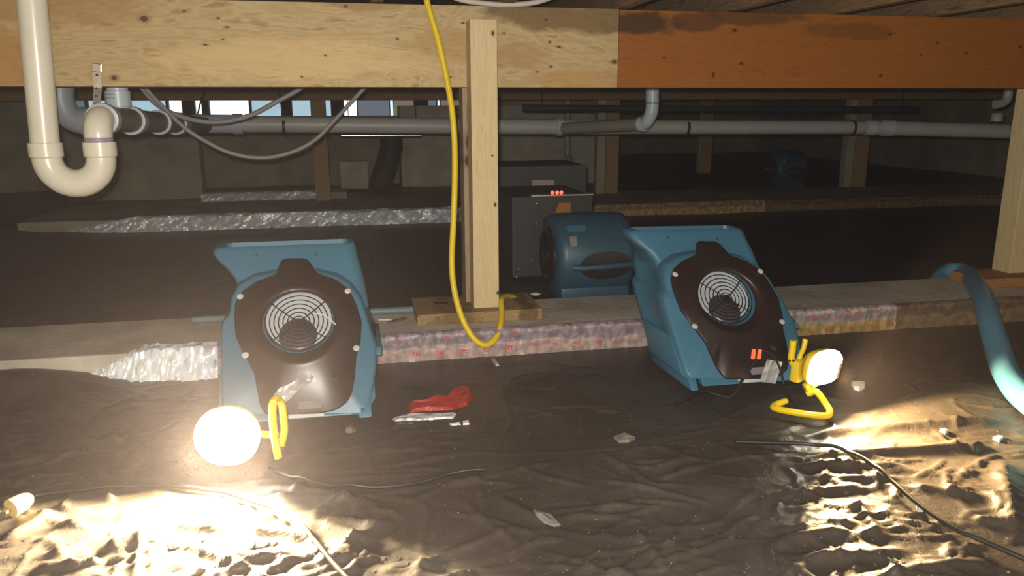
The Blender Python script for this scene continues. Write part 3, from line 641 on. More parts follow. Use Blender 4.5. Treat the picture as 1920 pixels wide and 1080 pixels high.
def air_mover(body='blue'):
    t = empty('air_mover'); NN = 120; c = fl_(560, 603); rin = .090
    hous = [fl_(*p) for p in [(414, 782), (412, 640), (414, 606), (428, 592), (431, 562), (446, 534), (475, 518), (520, 509), (590, 507), (632, 517), (657, 534), (677, 560), (690, 598), (699, 630), (707, 648), (707, 690), (700, 735), (690, 782)]]
    R_ = [circ(c, rin, NN, .075), circ(c, rin, NN, .0), star(hous, c, NN, .955, 0.0), star(hous, c, NN, .985, .005), star(hous, c, NN, 1.0, .018), star(hous, c, NN, 1.0, .06), star(hous, c, NN, .975, .075), star(hous, c, NN, .975, .20), star(hous, c, NN, 1.0, .215), star(hous, c, NN, 1.0, .25), star(hous, c, NN, .94, DEP)]
    h = MB().rings(R_, False, True).build('housing', body, t, smooth=True, angle=50)
    # flared outlet nozzle at the top
    def rr(px0, px1, py, y0, y1, inset=0.0, rad=.03):
        (xa, z), (xb, _) = fl_(px0, py), fl_(px1, py); xa += inset; xb -= inset; y0 += inset; y1 -= inset; o_ = []
        rd = max(.004, min(rad, (y1 - y0) * .45) - inset)
        for (qx, qy, a0) in ((xb - rd, y1 - rd, 0), (xa + rd, y1 - rd, 90), (xa + rd, y0 + rd, 180), (xb - rd, y0 + rd, 270)):
            for j in range(6): an = math.radians(a0 + j * 18); o_.append((qx + rd * math.cos(an), qy + rd * math.sin(an), z))
        return o_
    NZ = [rr(446, 694, 600, .05, .25), rr(440, 687, 560, .05, .24), rr(434, 681, 535, .045, .22), rr(420, 676, 514, .04, .19), rr(402, 671, 498, .04, .165), rr(393, 669, 486, .04, .148), rr(393, 667, 478, .04, .140), rr(398, 664, 471, .04, .136), rr(405, 660, 469, .04, .135, .002), rr(405, 660, 470, .04, .135, .010), rr(404, 668, 500, .04, .16, .014), rr(436, 676, 540, .05, .20, .02)]
    nz = MB().rings(NZ, True, True).build('nozzle', body, t, smooth=True, angle=50)
    for px in (478, 592): MB().lathe([(.003, 0), (.003, -.002)], (*(lambda q: (q[0], .0385, q[1]))(fl_(px, 482)),), (0, 1, 0), 10).build('vent_hole', 'black', nz)
    # brown-black front plate with bell mouth
    pl = [fl_(*p) for p in [(440, 590), (442, 566), (455, 545), (480, 528), (518, 513), (526, 489), (534, 484), (572, 484), (580, 489), (594, 511), (630, 524), (655, 542), (668, 570), (678, 600), (676, 640), (668, 665), (666, 700), (660, 735), (650, 752), (630, 766), (600, 772), (500, 775), (488, 758), (478, 700), (455, 655), (443, 630)]]
    PR = [star(pl, c, NN, 1.0, -.001), star(pl, c, NN, 1.0, -.012), star(pl, c, NN, 1.0, -.017, -.006), circ(c, .128, NN, -.019), circ(c, .118, NN, -.025), circ(c, .106, NN, -.026), circ(c, .097, NN, -.020), circ(c, .0915, NN, -.006), circ(c, .089, NN, .074)]
    p = MB().rings(PR, False, False).build('front_plate', 'plate', t, smooth=True, angle=50)
    g = MB()
    yg = .006
    for k in range(7):
        r0 = .017 + k * .0118; yg = .012 - .016 * (1 - (r0 / .09) ** 2)
        g.rings([[(c[0] + (r0 + .0016 * math.cos(b)) * math.cos(a), yg + .0016 * math.sin(b), c[1] + (r0 + .0016 * math.cos(b)) * math.sin(a)) for b in np.linspace(0, 2 * math.pi, 6, endpoint=False)] for a in np.linspace(0, 2 * math.pi, 48, endpoint=False)], closed=True)
    for an in (38, 142, 218, 322):
        a = math.radians(an); g.tube([(c[0] + r_ * math.cos(a), .010 - .016 * (1 - (r_ / .09) ** 2), c[1] + r_ * math.sin(a)) for r_ in (.006, .03, .05, .07, .091)], .0018, 6)
    go = g.build('inlet_guard', 'guard', t, smooth=True)
    MB().lathe([(.0, -.004), (.011, -.003), (.012, 0), (.011, .003)], (c[0], -.006, c[1]), (0, 1, 0), 20).build('hub', 'guard', go, smooth=True)
    MB().lathe([(.0, .036), (.02, .036), (.06, .030), (.088, .030), (.088, .045)], (c[0], 0, c[1]), (0, 1, 0), 40).build('impeller', 'impeller', t, smooth=True)
    MB().lathe([(.0, .012), (.030, .013), (.044, .018), (.050, .028), (.050, .035)], (c[0] - .004, 0, c[1] - .050), (0, 1, 0), 36).build('dark_dome', 'dark_grey', t, smooth=True)  # dark dome set low behind the guard
    for px, py in ((452, 553), (652, 543), (462, 662), (668, 649)):
        q = fl_(px, py); s = MB().lathe([(.0085, 0), (.008, -.003), (.0045, -.0035), (.0045, -.007), (.0, -.008)], (q[0], -.017, q[1]), (0, 1, 0), 16).build('screw', 'screw_pale', t, smooth=True)
    # feet, base bar, handle
    for a, b, s in ((409, 446, -1), (660, 702, 1)):
        xa, xb = fl_(a, 700)[0], fl_(b, 700)[0]; zt_ = fl_(b, 690)[1]
        prof = [(xa, .03), (xb, .03), (xb, DEP - .03), (xa, DEP - .03)]
        lo = [(x + (.012 if x == xa else -.012) * 1, y_, 0.0) for x, y_ in [(xa, .0), (xb, .0), (xb, DEP), (xa, DEP)]]
        mb = MB().rings([[(x, y_, 0.001) for x, y_, z_ in lo], [(x, y_, .035) for x, y_, z_ in lo], [(x, y_ - .018 if y_ < .1 else y_, .045) for x, y_ in prof], [(x, y_, zt_) for x, y_ in prof]])
        mb.build('foot', body, t, bevel=.006, smooth=True)
    q0, q1 = fl_(446, 795)[0], fl_(662, 795)[0]
    bar = MB().box(q0, q1, .002, .03, .012, .050).build('base_bar', body, t, bevel=.004)
    l0, l1 = fl_(532, 795)[0], fl_(608, 795)[0]
    lb = MB().box(l0, l1, -.0005, .003, .016, .036).build('rating_label', 'label_white', bar)
    MB().box(l0, l1, -.0005, .003, .0365, .044).build('warning_label', 'label_print', bar)
    a0, a1 = fl_(561, 763), fl_(603, 745)
    MB().box(a0[0], a1[0], -.0185, -.016, a0[1], a1[1]).build('grey_label', 'label_grey', p)
    hz = fl_(712, 660)[1]; hx = fl_(712, 660)[0]
    hb = MB().box(hx - .016, hx + .006, .012, DEP - .012, hz - .013, hz + .012).build('handle', body, t, bevel=.005, smooth=True)
    # flat black patches painting in the shade above and below the handle bar
    for s, zc in ((1, .034), (-1, -.030)):
        P_ = [(hx - .0095, .135 + .09 * math.cos(a), hz + s * .012 + (abs(zc) - .004) * s * math.sin(a)) for a in np.linspace(0, math.pi, 18)]
        mb = MB(); mb.rings([[(x - .004, y, z) for x, y, z in P_], [(x + .003, y, z) for x, y, z in P_]]); mb.build('recess_shade', 'black', t)
    k0 = fl_(628, 704); MB().lathe([(.008, 0), (.0075, -.010), (.0, -.011)], (k0[0], -.017, k0[1]), (0, 1, 0), 16).build('knob', 'dark_grey', p, smooth=True)
    for o in (list(t.children) + [q_ for ch in t.children for q_ in ch.children]):
        for vt in o.data.vertices: vt.co = slope(*vt.co)
    return t, c
am, fc = air_mover()
am.location = (FX, FY, .0)
tag(am, 'blue air mover fan behind the blazing lamp, at the left', 'fan', 'blue air mover fans')
am2 = copy_tree(am); am2.location = (1.078, 1.875, .004); am2.rotation_euler = (0, math.radians(1.2), math.radians(2))
tag(am2, 'blue air mover fan with lit red switch, beside the right work lamp', 'fan')
def drum_blower(loc, lab, rz=0.0):
    """air mover seen from its curved back: axis along x, inlet to the left"""
    t = empty('air_mover', loc, rz); tag(t, lab, 'fan', 'blue air mover fans'); zc = .192; t.scale = (1, .92, .92)
    pr = [(.088, .06), (.088, .004), (.125, 0), (.160, .004), (.180, .016), (.188, .04), (.188, .285), (.180, .315), (.150, .330), (.02, .332)]
    MB().lathe(pr, (0, 0, zc), (1, 0, 0), 64, False, True).build('housing', 'blue_dark', t, smooth=True, angle=50)
    MB().box(.02, .31, -.15, .15, .002, .07).build('base', 'blue_dark', t, bevel=.012, smooth=True)
    MB().box(.02, .31, .05, .21, .18, .34).build('nozzle', 'blue_dark', t, bevel=.02, smooth=True)
    MB().lathe([(.086, .03), (.088, -.004), (.098, -.012), (.118, -.012), (.128, -.004), (.128, .004)], (0, 0, zc), (1, 0, 0), 48, False, False).build('inlet_ring', 'plate', t, smooth=True)
    g = MB()
    for k in range(6):
        r0 = .016 + .014 * k
        g.rings([[(-.002 + .0016 * math.sin(b), (r0 + .0016 * math.cos(b)) * math.cos(a), zc + (r0 + .0016 * math.cos(b)) * math.sin(a)) for b in np.linspace(0, 2 * math.pi, 6, endpoint=False)] for a in np.linspace(0, 2 * math.pi, 40, endpoint=False)], closed=True)
    g.build('inlet_guard', 'guard', t, smooth=True)
    MB().lathe([(0, .03), (.086, .035), (.086, .05)], (0, 0, zc), (1, 0, 0), 32).build('impeller', 'dark_grey', t, smooth=True)
    def on(x, a, rr=.1892): return (x, -rr * math.cos(a), zc + rr * math.sin(a))
    def patch(name, x0, x1, a0, a1, mat, parent, rr=.1895, shape=None, n=14):
        mb = MB(); P = []
        for i in range(n + 1):
            for j in range(n + 1):
                u_, v_ = i / n * 2 - 1, j / n * 2 - 1
                if shape: k = math.sqrt(max(0, 1 - v_ * v_ / 2)), math.sqrt(max(0, 1 - u_ * u_ / 2)); u_, v_ = u_ * k[0], v_ * k[1]
                P.append(on((x0 + x1) / 2 + u_ * (x1 - x0) / 2, (a0 + a1) / 2 + v_ * (a1 - a0) / 2, rr))
        mb.add(P, [(i * (n + 1) + j, (i + 1) * (n + 1) + j, (i + 1) * (n + 1) + j + 1, i * (n + 1) + j + 1) for i in range(n) for j in range(n)])
        return mb.build(name, mat, parent, smooth=True)
    hr = patch('recess_shade', .085, .310, -.46, .22, 'black', t, .1896, True)  # black ellipse on the curve, painted shade of the hand hollow
    MB().tube([on(.06, -.13, .190), on(.10, -.12, .206), on(.20, -.10, .210), on(.30, -.07, .206), on(.325, -.06, .190)], .013, 10).build('handle', 'blue_dark', t, smooth=True)
    patch('data_label', .050, .078, .36, .60, 'label_grey', t, .1897); patch('blue_sticker', .045, .125, .72, .90, 'blue', t, .1897)
    return t
am3 = drum_blower((PY(1030, 475, 3.0).x + .01, 3.06, 0), 'dark blue air mover turned sideways behind the near footing, showing its handle')
q = PZ(1450, 352, 0); am4 = copy_tree(am3); am4.location = (q.x, q.y + .1, 0); tag(am4, 'faint far-off round blower in the dark beyond the far footing', 'fan')

# extras that belong to single fans
def on_fan(f, q, y): return Matrix.Translation(f.location) @ f.rotation_euler.to_matrix().to_4x4() @ slope(q[0], y, q[1])
mb = MB(); g = np.random.default_rng(2); P_ = []; q = fl_(554, 718)
for i in range(9):
    for j in range(5):
        a_, b_ = -.052 + .104 * i / 8, (-.016 + .032 * j / 4) * (1 + .2 * math.sin(i)); cs, sn = math.cos(.62), math.sin(.62)
        P_.append(on_fan(am, (q[0] + a_ * cs - b_ * sn, q[1] + a_ * sn + b_ * cs), -.024 - abs(g.normal()) * .004))
mb.add(P_, [(i * 5 + j, (i + 1) * 5 + j, (i + 1) * 5 + j + 1, i * 5 + j + 1) for i in range(8) for j in range(4)])
o = mb.build('foil_tape', 'tag_silver'); tag(o, 'crumpled strip of silver tape stuck on the left fan plate', 'tape')
o = MB().tube(spline([on_fan(am, fl_(590, 586), -.008), on_fan(am, fl_(610, 588), -.022), on_fan(am, fl_(630, 603), -.03)]), .0018, 6).build('zip_tie', 'white_tie', smooth=True); tag(o, 'white zip tie on the left fan inlet guard', 'zip tie')
for i, px in enumerate((578, 592)):
    q = fl_(px, 718); P_ = []
    for yy in (-.017, -.025):
        P_.append([on_fan(am2, (q[0] + a_ + b_ * .45, q[1] + b_), yy) for a_, b_ in ((-.0045, -.014), (.0045, -.014), (.0045, .014), (-.0045, .014))])
    o = MB().rings(P_).build('lit_switch', 'switch_red', bevel=.001)
    tag(o, ('left' if i == 0 else 'right') + ' glowing red indicator on the right fan plate', 'switch')
sw = on_fan(am2, fl_(580, 728), -.026)
cable('black_cable', 'dark power cord leaving the red switches of the right fan', [sw, sw + Vector((-.045, -.02, -.04)), sw + Vector((-.10, -.05, -.085)), PZ(1318, 733, .006), PZ(1290, 746, .006), PZ(1262, 760, .006)], .005, 'black', 'cord')
tc_ = PY(1446, 697, 1.86)
o = MB().box(-.032, .032, -.001, .001, -.033, .033, Matrix.Translation(tc_) @ Matrix.Rotation(.28, 4, 'Y') @ Matrix.Rotation(.3, 4, 'Z')).build('silver_tag', 'tag_silver', bevel=.0008); tag(o, 'silver foil tag hanging on the right lamp cord', 'tag')
cable('lamp_cord', 'thin dark cord running down beside the silver tag', [PY(1430, 655, 1.862), PY(1450, 668, 1.853), PY(1462, 690, 1.853), PY(1470, 720, 1.853), PZ(1480, 745, .006), PZ(1502, 768, .006)], .0032, 'black', 'cord')

# ------------------------------------------------------------------ work lamps
def lamp_head(t, ctr, d, w_, h_, lens_mat, roll=0.0, ex=3.2):
    d = Vector(d).normalized(); s = d.cross(Vector((0, 0, 1))).normalized(); v = s.cross(d)
    s, v = s * math.cos(roll) + v * math.sin(roll), v * math.cos(roll) - s * math.sin(roll)
    ctr = Vector(ctr)
    def loop(k, off, n=40):
        o_ = []
        for i in range(n):
            a = 2 * math.pi * i / n; c, q = math.cos(a), math.sin(a)
            o_.append(ctr + s * (w_ / 2 * k * math.copysign(abs(c) ** (2 / ex), c)) + v * (h_ / 2 * k * math.copysign(abs(q) ** (2 / ex), q)) + d * off)
        return o_
    MB().rings([loop(1.02, .006), loop(1.05, .002), loop(1.04, -.008), loop(.85, -.020), loop(.55, -.032), loop(.30, -.036)], False, True).build('shell', 'housing_yellow', t, smooth=True)
    ln = MB().rings([loop(1.05, .0045), loop(1.05, .016), loop(.92, .026), loop(.6, .034), loop(.2, .037)], True, True).build('lens', lens_mat, t, smooth=True)
    return s, v, d, ctr, ln
def spot(name, loc, d, energy, col, ang, blend, parent, size=.05):
    l = bpy.data.lights.new(name, 'SPOT'); l.energy = energy; l.color = col; l.spot_size = math.radians(ang); l.spot_blend = blend; l.shadow_soft_size = size
    o = bpy.data.objects.new(name, l); COL.objects.link(o); o.location = Vector(loc); o.rotation_euler = Vector(d).to_track_quat('-Z', 'Y').to_euler(); o.parent = parent; return o

# right lamp
wl = empty('work_lamp', (0, 0, 0)); tag(wl, 'yellow work lamp with lit white lens leaning on the right fan', 'lamp')
cR = PY(1538, 686, 1.70); dR = Vector((.46, -.89, -.12))
s, v, d, ctr, ln = lamp_head(wl, cR, dR, .128, .086, 'lens', .10)
ax = Matrix((-s, d, v)).transposed().to_4x4()
MB().box(-.006, .006, -.003, .004, -.021, .021, Matrix.Translation(ctr - s * .026 + d * .0355 - v * .002) @ ax).build('slot', 'slot', ln, bevel=.001)
MB().tube(spline([PY(1487, 638, 1.735), PY(1486, 655, 1.735), PY(1484, 675, 1.735), PY(1494, 692, 1.732)], 5), [.009] * 16, 12).build('hook', 'yellow', wl, smooth=True)
MB().tube(spline([PY(1510, 636, 1.745), PY(1507, 652, 1.74), PY(1500, 668, 1.735), PY(1495, 685, 1.73)], 5), .007, 10).build('hook', 'yellow', wl, smooth=True)
MB().box(-.020, .022, -.012, .012, -.030, .030, Matrix.Translation(PY(1497, 694, 1.728)) @ Matrix.Rotation(.5, 4, 'Z')).build('bracket', 'housing_yellow', wl, bevel=.006, smooth=True)
MB().box(-.012, .012, -.010, .010, -.022, .014, Matrix.Translation(PY(1517, 726, 1.715)) @ Matrix.Rotation(-.5, 4, 'Y')).build('clamp', 'housing_yellow', wl, bevel=.004, smooth=True)
MB().lathe([(.0, 0), (.006, 0), (.006, .03), (.0, .03)], PY(1522, 724, 1.70), (1, -.2, .5), 12).build('clamp_bolt', 'housing_yellow', wl)
for px in (1480, 1487): MB().lathe([(.003, 0), (.003, -.003), (0, -.003)], PY(px, 676, 1.724), (0, 1, 0), 8).build('rivet', 'dark_metal', wl)
sp_ = spline([PY(1514, 738, 1.715), PY(1530, 734, 1.70), PZ(1548, 757, .022), PZ(1556, 772, .012), PZ(1546, 780, .0115), PZ(1500, 775, .0115), PZ(1458, 767, .0115), PZ(1451, 761, .0115), PZ(1473, 752, .0115)], 8)
MB().tube(sp_, .0088, 12).build('stand', 'yellow', wl, smooth=True)
spot('work_lamp_light', cR + dR.normalized() * .045, Vector((.54, -.84, -.12)), 135, (1.0, .67, .31), 142, .10, wl)

# left lamp
w2 = empty('work_lamp', (0, 0, 0)); tag(w2, 'blazing work lamp facing the viewer, on the floor before the left fan', 'lamp')
cL = PY(428, 815, 1.62); dL = Vector((-.02, -.98, .06))
s, v, d, ctr, ln = lamp_head(w2, cL, dL, .126, .120, 'lens_main', .1, 2.1)
MB().tube(spline([PY(512, 756, 1.60), PY(511, 780, 1.60), PY(515, 820, 1.60), PY(522, 858, 1.60)], 6), .0085, 12).build('stand', 'yellow', w2, smooth=True)
MB().tube(spline([PY(512, 756, 1.60), PY(518, 748, 1.62), PY(528, 756, 1.64), PY(532, 785, 1.64), PY(533, 810, 1.64), PY(527, 835, 1.62)], 6), .0082, 12).build('stand_arm', 'yellow', w2, smooth=True)
MB().tube([cL - d * .03, PY(500, 815, 1.64), PY(517, 815, 1.61)], .008, 10).build('pivot', 'housing_yellow', w2, smooth=True)
spot('work_lamp_light', cL + dL.normalized() * .045, Vector((-.36, -.93, -.10)), 470, (1.0, .79, .47), 144, .08, w2, .055)

# ------------------------------------------------------------------ boxes behind
a, b = PY(960, 400, 3.43).x, PY(1112, 400, 3.43).x
dh = empty('dehumidifier', ((a + b) / 2, 3.68, 0)); tag(dh, 'charcoal dehumidifier box with red lights and orange sticker, behind the sideways fan', 'machine')
hw = (b - a) / 2
MB().box(-hw, hw, -.25, .25, .004, .378).build('case', 'box_grey', dh, bevel=.008)
MB().box(-hw + .09, hw, -.252, -.20, .3785, .384).build('top_trim', 'galv', dh)
for px in (1036, 1045, 1053):
    p = PY(px, 368, 3.44); p.z = .393; MB().lathe([(.0, -.003), (.007, -.002), (.009, .004), (.007, .010), (0, .012)], p - Vector(dh.location), (0, 1, 0), 12).build('led', 'led_red', dh, smooth=True)
p0, p1 = PY(1040, 408, 3.427), PY(1070, 380, 3.427)
x0_, x1_, z0_, z1_ = p0.x - dh.location.x, p1.x - dh.location.x, p0.z, p1.z
MB().rings([[(x0_, yy, z0_), (x1_, yy, z0_), (x1_, yy, z1_), (x0_ + .02, yy, z1_), (x0_ + .006, yy, (z0_ + z1_) / 2)] for yy in (-.2525, -.2505)]).build('sticker', 'label_orange', dh)
for px, py in ((1007, 382), (1006, 419), (983, 493), (997, 488), (973, 504), (969, 519), (973, 534), (983, 544), (998, 547)):
    p = PY(px, py, 3.429); MB().lathe([(.0, -.002), (.0035, -.0015), (.004, .0)], p - Vector(dh.location), (0, 1, 0), 8).build('screw', 'steel', dh)
a, b = PY(932, 340, 4.0).x, PY(1100, 340, 4.0).x
bx = empty('storage_box', ((a + b) / 2, 4.0, 0)); tag(bx, 'taller dull grey box with a pinkish label, behind the dehumidifier', 'box'); hw = (b - a) / 2
MB().box(-hw, hw, 0, .45, .002, PY(1000, 311, 4.0).z).build('case', 'box_back', bx, bevel=.006)
p0, p1 = PY(998, 357, 3.998), PY(1039, 337, 3.998)
MB().box(p0.x - bx.location.x, p1.x - bx.location.x, -.002, -.0005, p0.z, p1.z).build('label', 'box_label', bx)
MB().box(PY(1022, 366, 3.99).x - bx.location.x, PY(1034, 366, 3.99).x - bx.location.x, -.003, -.0005, PY(1030, 368, 3.99).z, PY(1030, 357, 3.99).z).build('label_tail', 'box_label', bx)

# ------------------------------------------------------------------ yellow cord and blue hose
yc = [PY(770, -60, 2.58) + Vector((-.04, 0, .2)), PY(792, -60, 2.55), PY(800, 0, 2.545), PY(820, 70, 2.535), PY(838, 150, 2.525), PY(849, 220, 2.51), PY(853, 300, 2.49), PY(851, 400, 2.46), PY(847, 490, 2.42), PY(853, 550, 2.39), PY(868, 600, 2.36), PY(889, 635, 2.335), PY(910, 647, 2.33), PY(928, 636, 2.345), PY(938, 612, 2.38), PY(941, 585, 2.45), PY(940, 566, 2.50), PY(945, 557, 2.56), PY(958, 556, 2.63), PY(972, 563, 2.68), PY(985, 572, 2.735)]
cable('extension_cord', 'bright yellow extension cord hanging in a loop beside the pale pine post', yc, .0098, 'yellow_cord', 'cord', 14, 8)
hp = [PY(1752, 545, 3.02), PY(1762, 522, 2.93), PY(1785, 508, 2.82), PY(1815, 516, 2.71), PZ(1840, 552, .107), PZ(1853, 594, .092), PZ(1868, 645, .058), PZ(1885, 695, .036), PZ(1915, 738, .034), PZ(1965, 775, .034), PZ(2060, 820, .034), PZ(2060, 820, .034) + Vector((.4, -.05, 0)), PZ(2060, 820, .034) + Vector((1.2, .1, 0))]
o = MB().tube(spline(hp, 8), .036, 22).build('drain_hose', 'hose', smooth=True); tag(o, 'thick blue hose bending over the near footing at the right', 'hose')

# ------------------------------------------------------------------ cords on the floor
def floor_cable(name, lab, pix, r0, mat, lift=.0, cat='cord'):
    pts = []
    for px, py in pix:
        p = PZ(px, py, 0); pts.append(Vector((p.x, p.y, gz(p.x, p.y) + r0 + lift)))
    P_ = spline(pts, 6)
    zs_ = np.array([max(gz(p.x + a_, p.y + b_) for a_ in (-.01, 0, .01) for b_ in (-.01, 0, .01)) + r0 for p in P_])
    pad = np.pad(zs_, 5, mode='edge'); mxz = np.array([pad[i:i + 11].max() for i in range(len(zs_))]); pad = np.pad(mxz, 6, mode='edge'); ker = np.hanning(15)[1:-1]; ker = ker / ker.sum(); sm = np.convolve(pad, ker, 'valid')
    for p, z in zip(P_, .5 * sm + .5 * np.maximum(zs_, .0)): p.z = float(z)
    o = MB().tube(P_, r0, 10).build(name, mat, smooth=True); tag(o, lab, cat); return o
floor_cable('black_cable', 'black cable snaking over the lit plastic at lower right', [(1380, 826), (1440, 829), (1500, 834), (1560, 846), (1620, 870), (1670, 905), (1720, 945), (1790, 992), (1850, 1018), (1930, 1050), (2000, 1075)], .0048, 'black')
floor_cable('black_cable', 'dark cable crossing the glare below the left lamp', [(42, 938), (75, 928), (130, 923), (200, 918), (270, 914), (340, 917), (400, 925), (460, 938), (510, 957), (560, 992), (600, 1035), (650, 1085), (690, 1120)], .0046, 'black', .004)
pp = PZ(22, 965, 0); z_ = gz(pp.x, pp.y)
pg = empty('power_plug', (pp.x, pp.y, z_ + .002)); tag(pg, 'clear yellowish power plug lying at the lower left edge', 'plug')
MB().lathe([(.006, .045), (.012, .04), (.017, .028), (.019, .010), (.019, 0), (.0, 0)], (0, 0, .019), (.55, .85, .05), 16).build('plug_body', 'plug', pg, smooth=True)
for dx in (-.007, .007): MB().box(-.0008, .0008, -.018, .001, -.003, .003, Matrix.Translation((dx, 0, .019)) @ Matrix.Rotation(-.57, 4, 'Z')).build('prong', 'steel', pg)
floor_cable('black_cable', 'thin black cable faintly seen on the dark plastic, right of the left lamp', [(505, 880), (560, 905), (640, 922), (720, 918), (790, 905), (850, 892), (910, 886)], .004, 'black')
t = empty('teal_tube', (0, 0, 0)); tag(t, 'teal tube lying along the back edge of the near footing', 'tube')
MB().tube([PZ(362, 600, .083), PZ(790, 580, .083)], .012, 12).build('tube', 'teal', t, smooth=True)
p = PZ(745, 601, .0745); o = MB().box(-.038, .038, -.006, .006, -.004, .004, Matrix.Translation(p) @ Matrix.Rotation(.65, 4, 'Z')).build('brown_scrap', 'brown_bit', bevel=.002); tag(o, 'short dark brown scrap lying on the near footing beside the left fan', 'scrap')
p = PZ(722, 599, .0745); o = MB().box(-.022, .022, -.004, .004, -.003, .003, Matrix.Translation(p) @ Matrix.Rotation(-.12, 4, 'Z')).build('scrap', 'label_white', bevel=.001); tag(o, 'small pale scrap on the near footing next to the brown one', 'scrap')
p = PY(1004, 571, 2.66); o = MB().lathe([(.0, .0), (.016, .001), (.020, .004), (.012, .008), (.0, .009)], (p.x, 2.66, .1085), (0, 0, 1), 12).build('white_disc', 'white_bit', smooth=True); tag(o, 'small white disc on the plank end behind the pine post', 'scrap')

# ------------------------------------------------------------------ scraps on the plastic
def sheet_piece(name, lab, pix, mat, th=.004, crump=.006, cat='scrap', rise=.0):
    pts = [PZ(x, y, 0) for x, y in pix]; c = sum(pts, Vector()) / len(pts); g = random.Random(len(lab)); lo, hi, mid = [], [], []
    for p in pts:
        z = gz(p.x, p.y) + .001; q = p - c
        lo.append((p.x, p.y, z)); mid.append((c.x + q.x * .9, c.y + q.y * .9, z + th + g.uniform(0, crump) + rise)); hi.append((c.x + q.x * .45, c.y + q.y * .45, z + th + g.uniform(0, crump * 1.5) + rise))
    mb = MB().rings([lo, mid, hi]); o = mb.build(name, mat); tag(o, lab, cat); return o
sheet_piece('red_film', 'crumpled scrap of red film on the plastic between the fans', [(763, 756), (800, 754), (842, 748), (848, 735), (868, 726), (884, 728), (888, 742), (876, 758), (850, 768), (800, 768), (768, 770)], 'red_tape', .006, .012)
sheet_piece('silver_scrap', 'flattened silver strip on the plastic just below the red film', [(735, 781), (770, 777), (830, 774), (856, 776), (850, 783), (800, 786), (740, 787)], 'tag_silver', .003, .005)
sheet_piece('white_scrap', 'white half-round shard on the plastic right of the work lamp', [(1596, 717), (1610, 715), (1622, 717), (1621, 724), (1611, 729), (1601, 726)], 'white_bit', .006, .004, rise=.004)
sheet_piece('white_scrap', 'small white chip below the silver strip', [(867, 789), (879, 788), (880, 794), (868, 795)], 'white_bit', .004, .002)
sheet_piece('white_scrap', 'thin pale sliver left of the white chip', [(842, 793), (862, 792), (864, 795), (846, 796)], 'white_bit', .002, .002)
sheet_piece('pale_scrap', 'pale lump in the middle of the foreground plastic', [(1000, 955), (1012, 958), (1035, 965), (1052, 978), (1040, 982), (1020, 975), (1004, 966)], 'crumb', .003, .004)
sheet_piece('pale_scrap', 'grey clod on the dark plastic between the fans, toward the right', [(1150, 818), (1165, 812), (1180, 814), (1192, 819), (1180, 825), (1160, 826)], 'crumb', .003, .006)
sheet_piece('pale_scrap', 'pale clod just below the right foot of the left fan', [(646, 798), (658, 796), (668, 803), (660, 808), (648, 806)], 'crumb', .006, .006)
sheet_piece('foil_scrap', 'bit of silver foil below the hanging cord on the dark plastic', [(921, 667), (930, 672), (936, 679), (930, 680), (923, 673)], 'tag_silver', .004, .004)
sheet_piece('pale_scrap', 'pale pebble on the lit plastic at right, near the hose', [(1762, 806), (1770, 802), (1778, 806), (1772, 811)], 'white_bit', .004, .003)
sheet_piece('pale_scrap', 'pale pebble right of the first one on the lit plastic', [(1862, 816), (1872, 811), (1882, 816), (1874, 822)], 'white_bit', .004, .003)
sheet_piece('pale_scrap', 'pale crumb lying beside the black cable at lower right', [(1718, 943), (1728, 940), (1732, 950), (1722, 953)], 'white_bit', .004, .003)
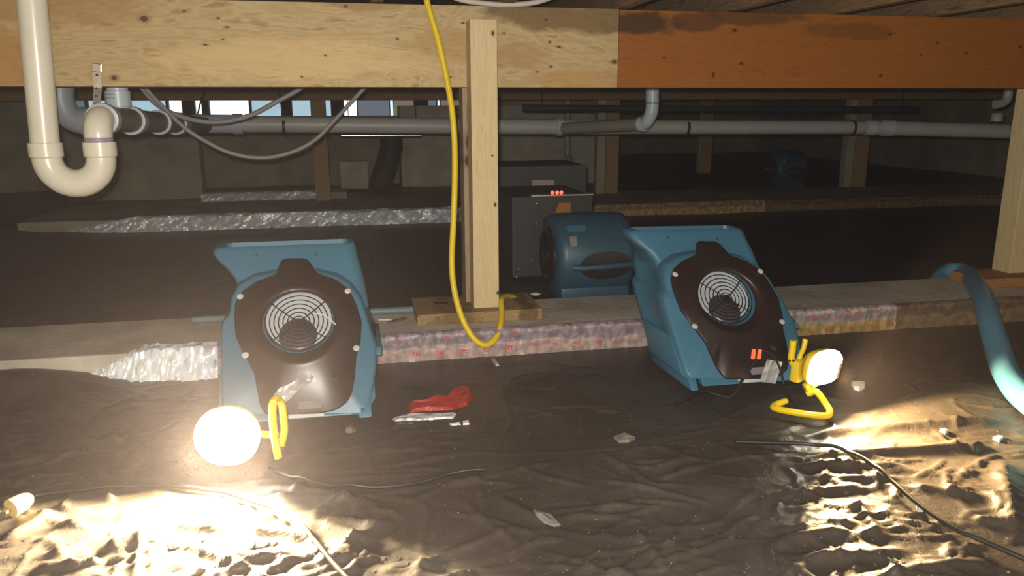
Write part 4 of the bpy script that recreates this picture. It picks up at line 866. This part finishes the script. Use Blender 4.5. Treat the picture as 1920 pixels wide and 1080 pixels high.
# grit: too small and too many to count
mb = MB(); g = random.Random(5)
for i in range(520):
    px, py = g.uniform(0, 1920), 660 + 420 * g.random() ** .8; p = PZ(px, py, 0)
    if p.y > FOOT0 - .05 or (-.40 < p.x < .09 and p.y > 1.6) or (.72 < p.x < 1.25 and p.y > 1.6): continue
    s = g.uniform(.0007, .0017) * (1.9 if g.random() < .08 else 1); z = gz(p.x, p.y); a = g.uniform(0, 3)
    A = [(p.x + s * g.uniform(.6, 1.3) * math.cos(a + k * 1.57), p.y + s * g.uniform(.6, 1.3) * math.sin(a + k * 1.57), z) for k in range(4)] + [(p.x, p.y, z + s * g.uniform(.8, 1.4))]
    mb.add(A, [(0, 1, 4), (1, 2, 4), (2, 3, 4), (3, 0, 4), (3, 2, 1, 0)])
o = mb.build('grit', 'crumb'); tag(o, 'pale grit scattered over the black plastic', 'grit', kind='stuff')

# ------------------------------------------------------------------ dim far clutter
a, b = PY(118, 300, 7.4).x, PY(375, 300, 7.4).x
o = MB().box(a, b, 7.4, 7.6, -.05, .69).build('concrete_pier', 'concrete_dim', bevel=.01); tag(o, 'broad dim concrete block below the left windows', 'pier')
a, b = PY(752, 300, 8.0).x, PY(1115, 300, 8.0).x
o = MB().box(a, b, 8.0, 8.38, -.05, .80).build('concrete_pier', 'concrete_pale', bevel=.01); tag(o, 'pale concrete block behind the pine post and grey boxes', 'pier')
a, b = PY(638, 320, 7.6).x, PY(690, 320, 7.6).x
q = PZ(664, 338, 0)
o = MB().box(a, b, 7.6, 7.85, .02, PY(664, 303, 7.6).z).build('far_box', 'concrete_pale', bevel=.008); tag(o, 'small pale box on the ground against the far wall', 'box')
t = empty('dark_duct', (PY(735, 300, 7.7).x, 7.7, .0)); tag(t, 'dark upright duct with a bend, left of the pale concrete block', 'duct')
MB().tube([(0, 0, .66), (.0, 0, .40), (-.06, -.05, .22), (-.14, -.1, .02)], .11, 16).build('duct', 'black_pipe', t, smooth=True)
o = MB().tube([PY(640, 254, 5.9), PY(790, 254, 5.9)], .014, 10).build('metal_pipe', 'steel', smooth=True); tag(o, 'thin shiny pipe just under the grey drain line', 'pipe')
for px in (655, 780): MB().tube([PY(px, 254, 5.9), PY(px, 254, 5.9) + Vector((0, 0, .52))], .003, 6).build('hanger_rod', 'dark_metal', o)
t = empty('far_stub', PY(1065, 280, 7.5)); tag(t, 'grey stub pipe standing over the taller grey box', 'pipe'); O = Vector(t.location)
MB().tube(sub([PY(1064, 262, 7.5) + Vector((0, 0, .75)), PY(1064, 262, 7.5), PY(1064, 292, 7.5), PY(1072, 304, 7.4)]), .035, 14).build('pipe', 'pvc_grey', t, smooth=True)
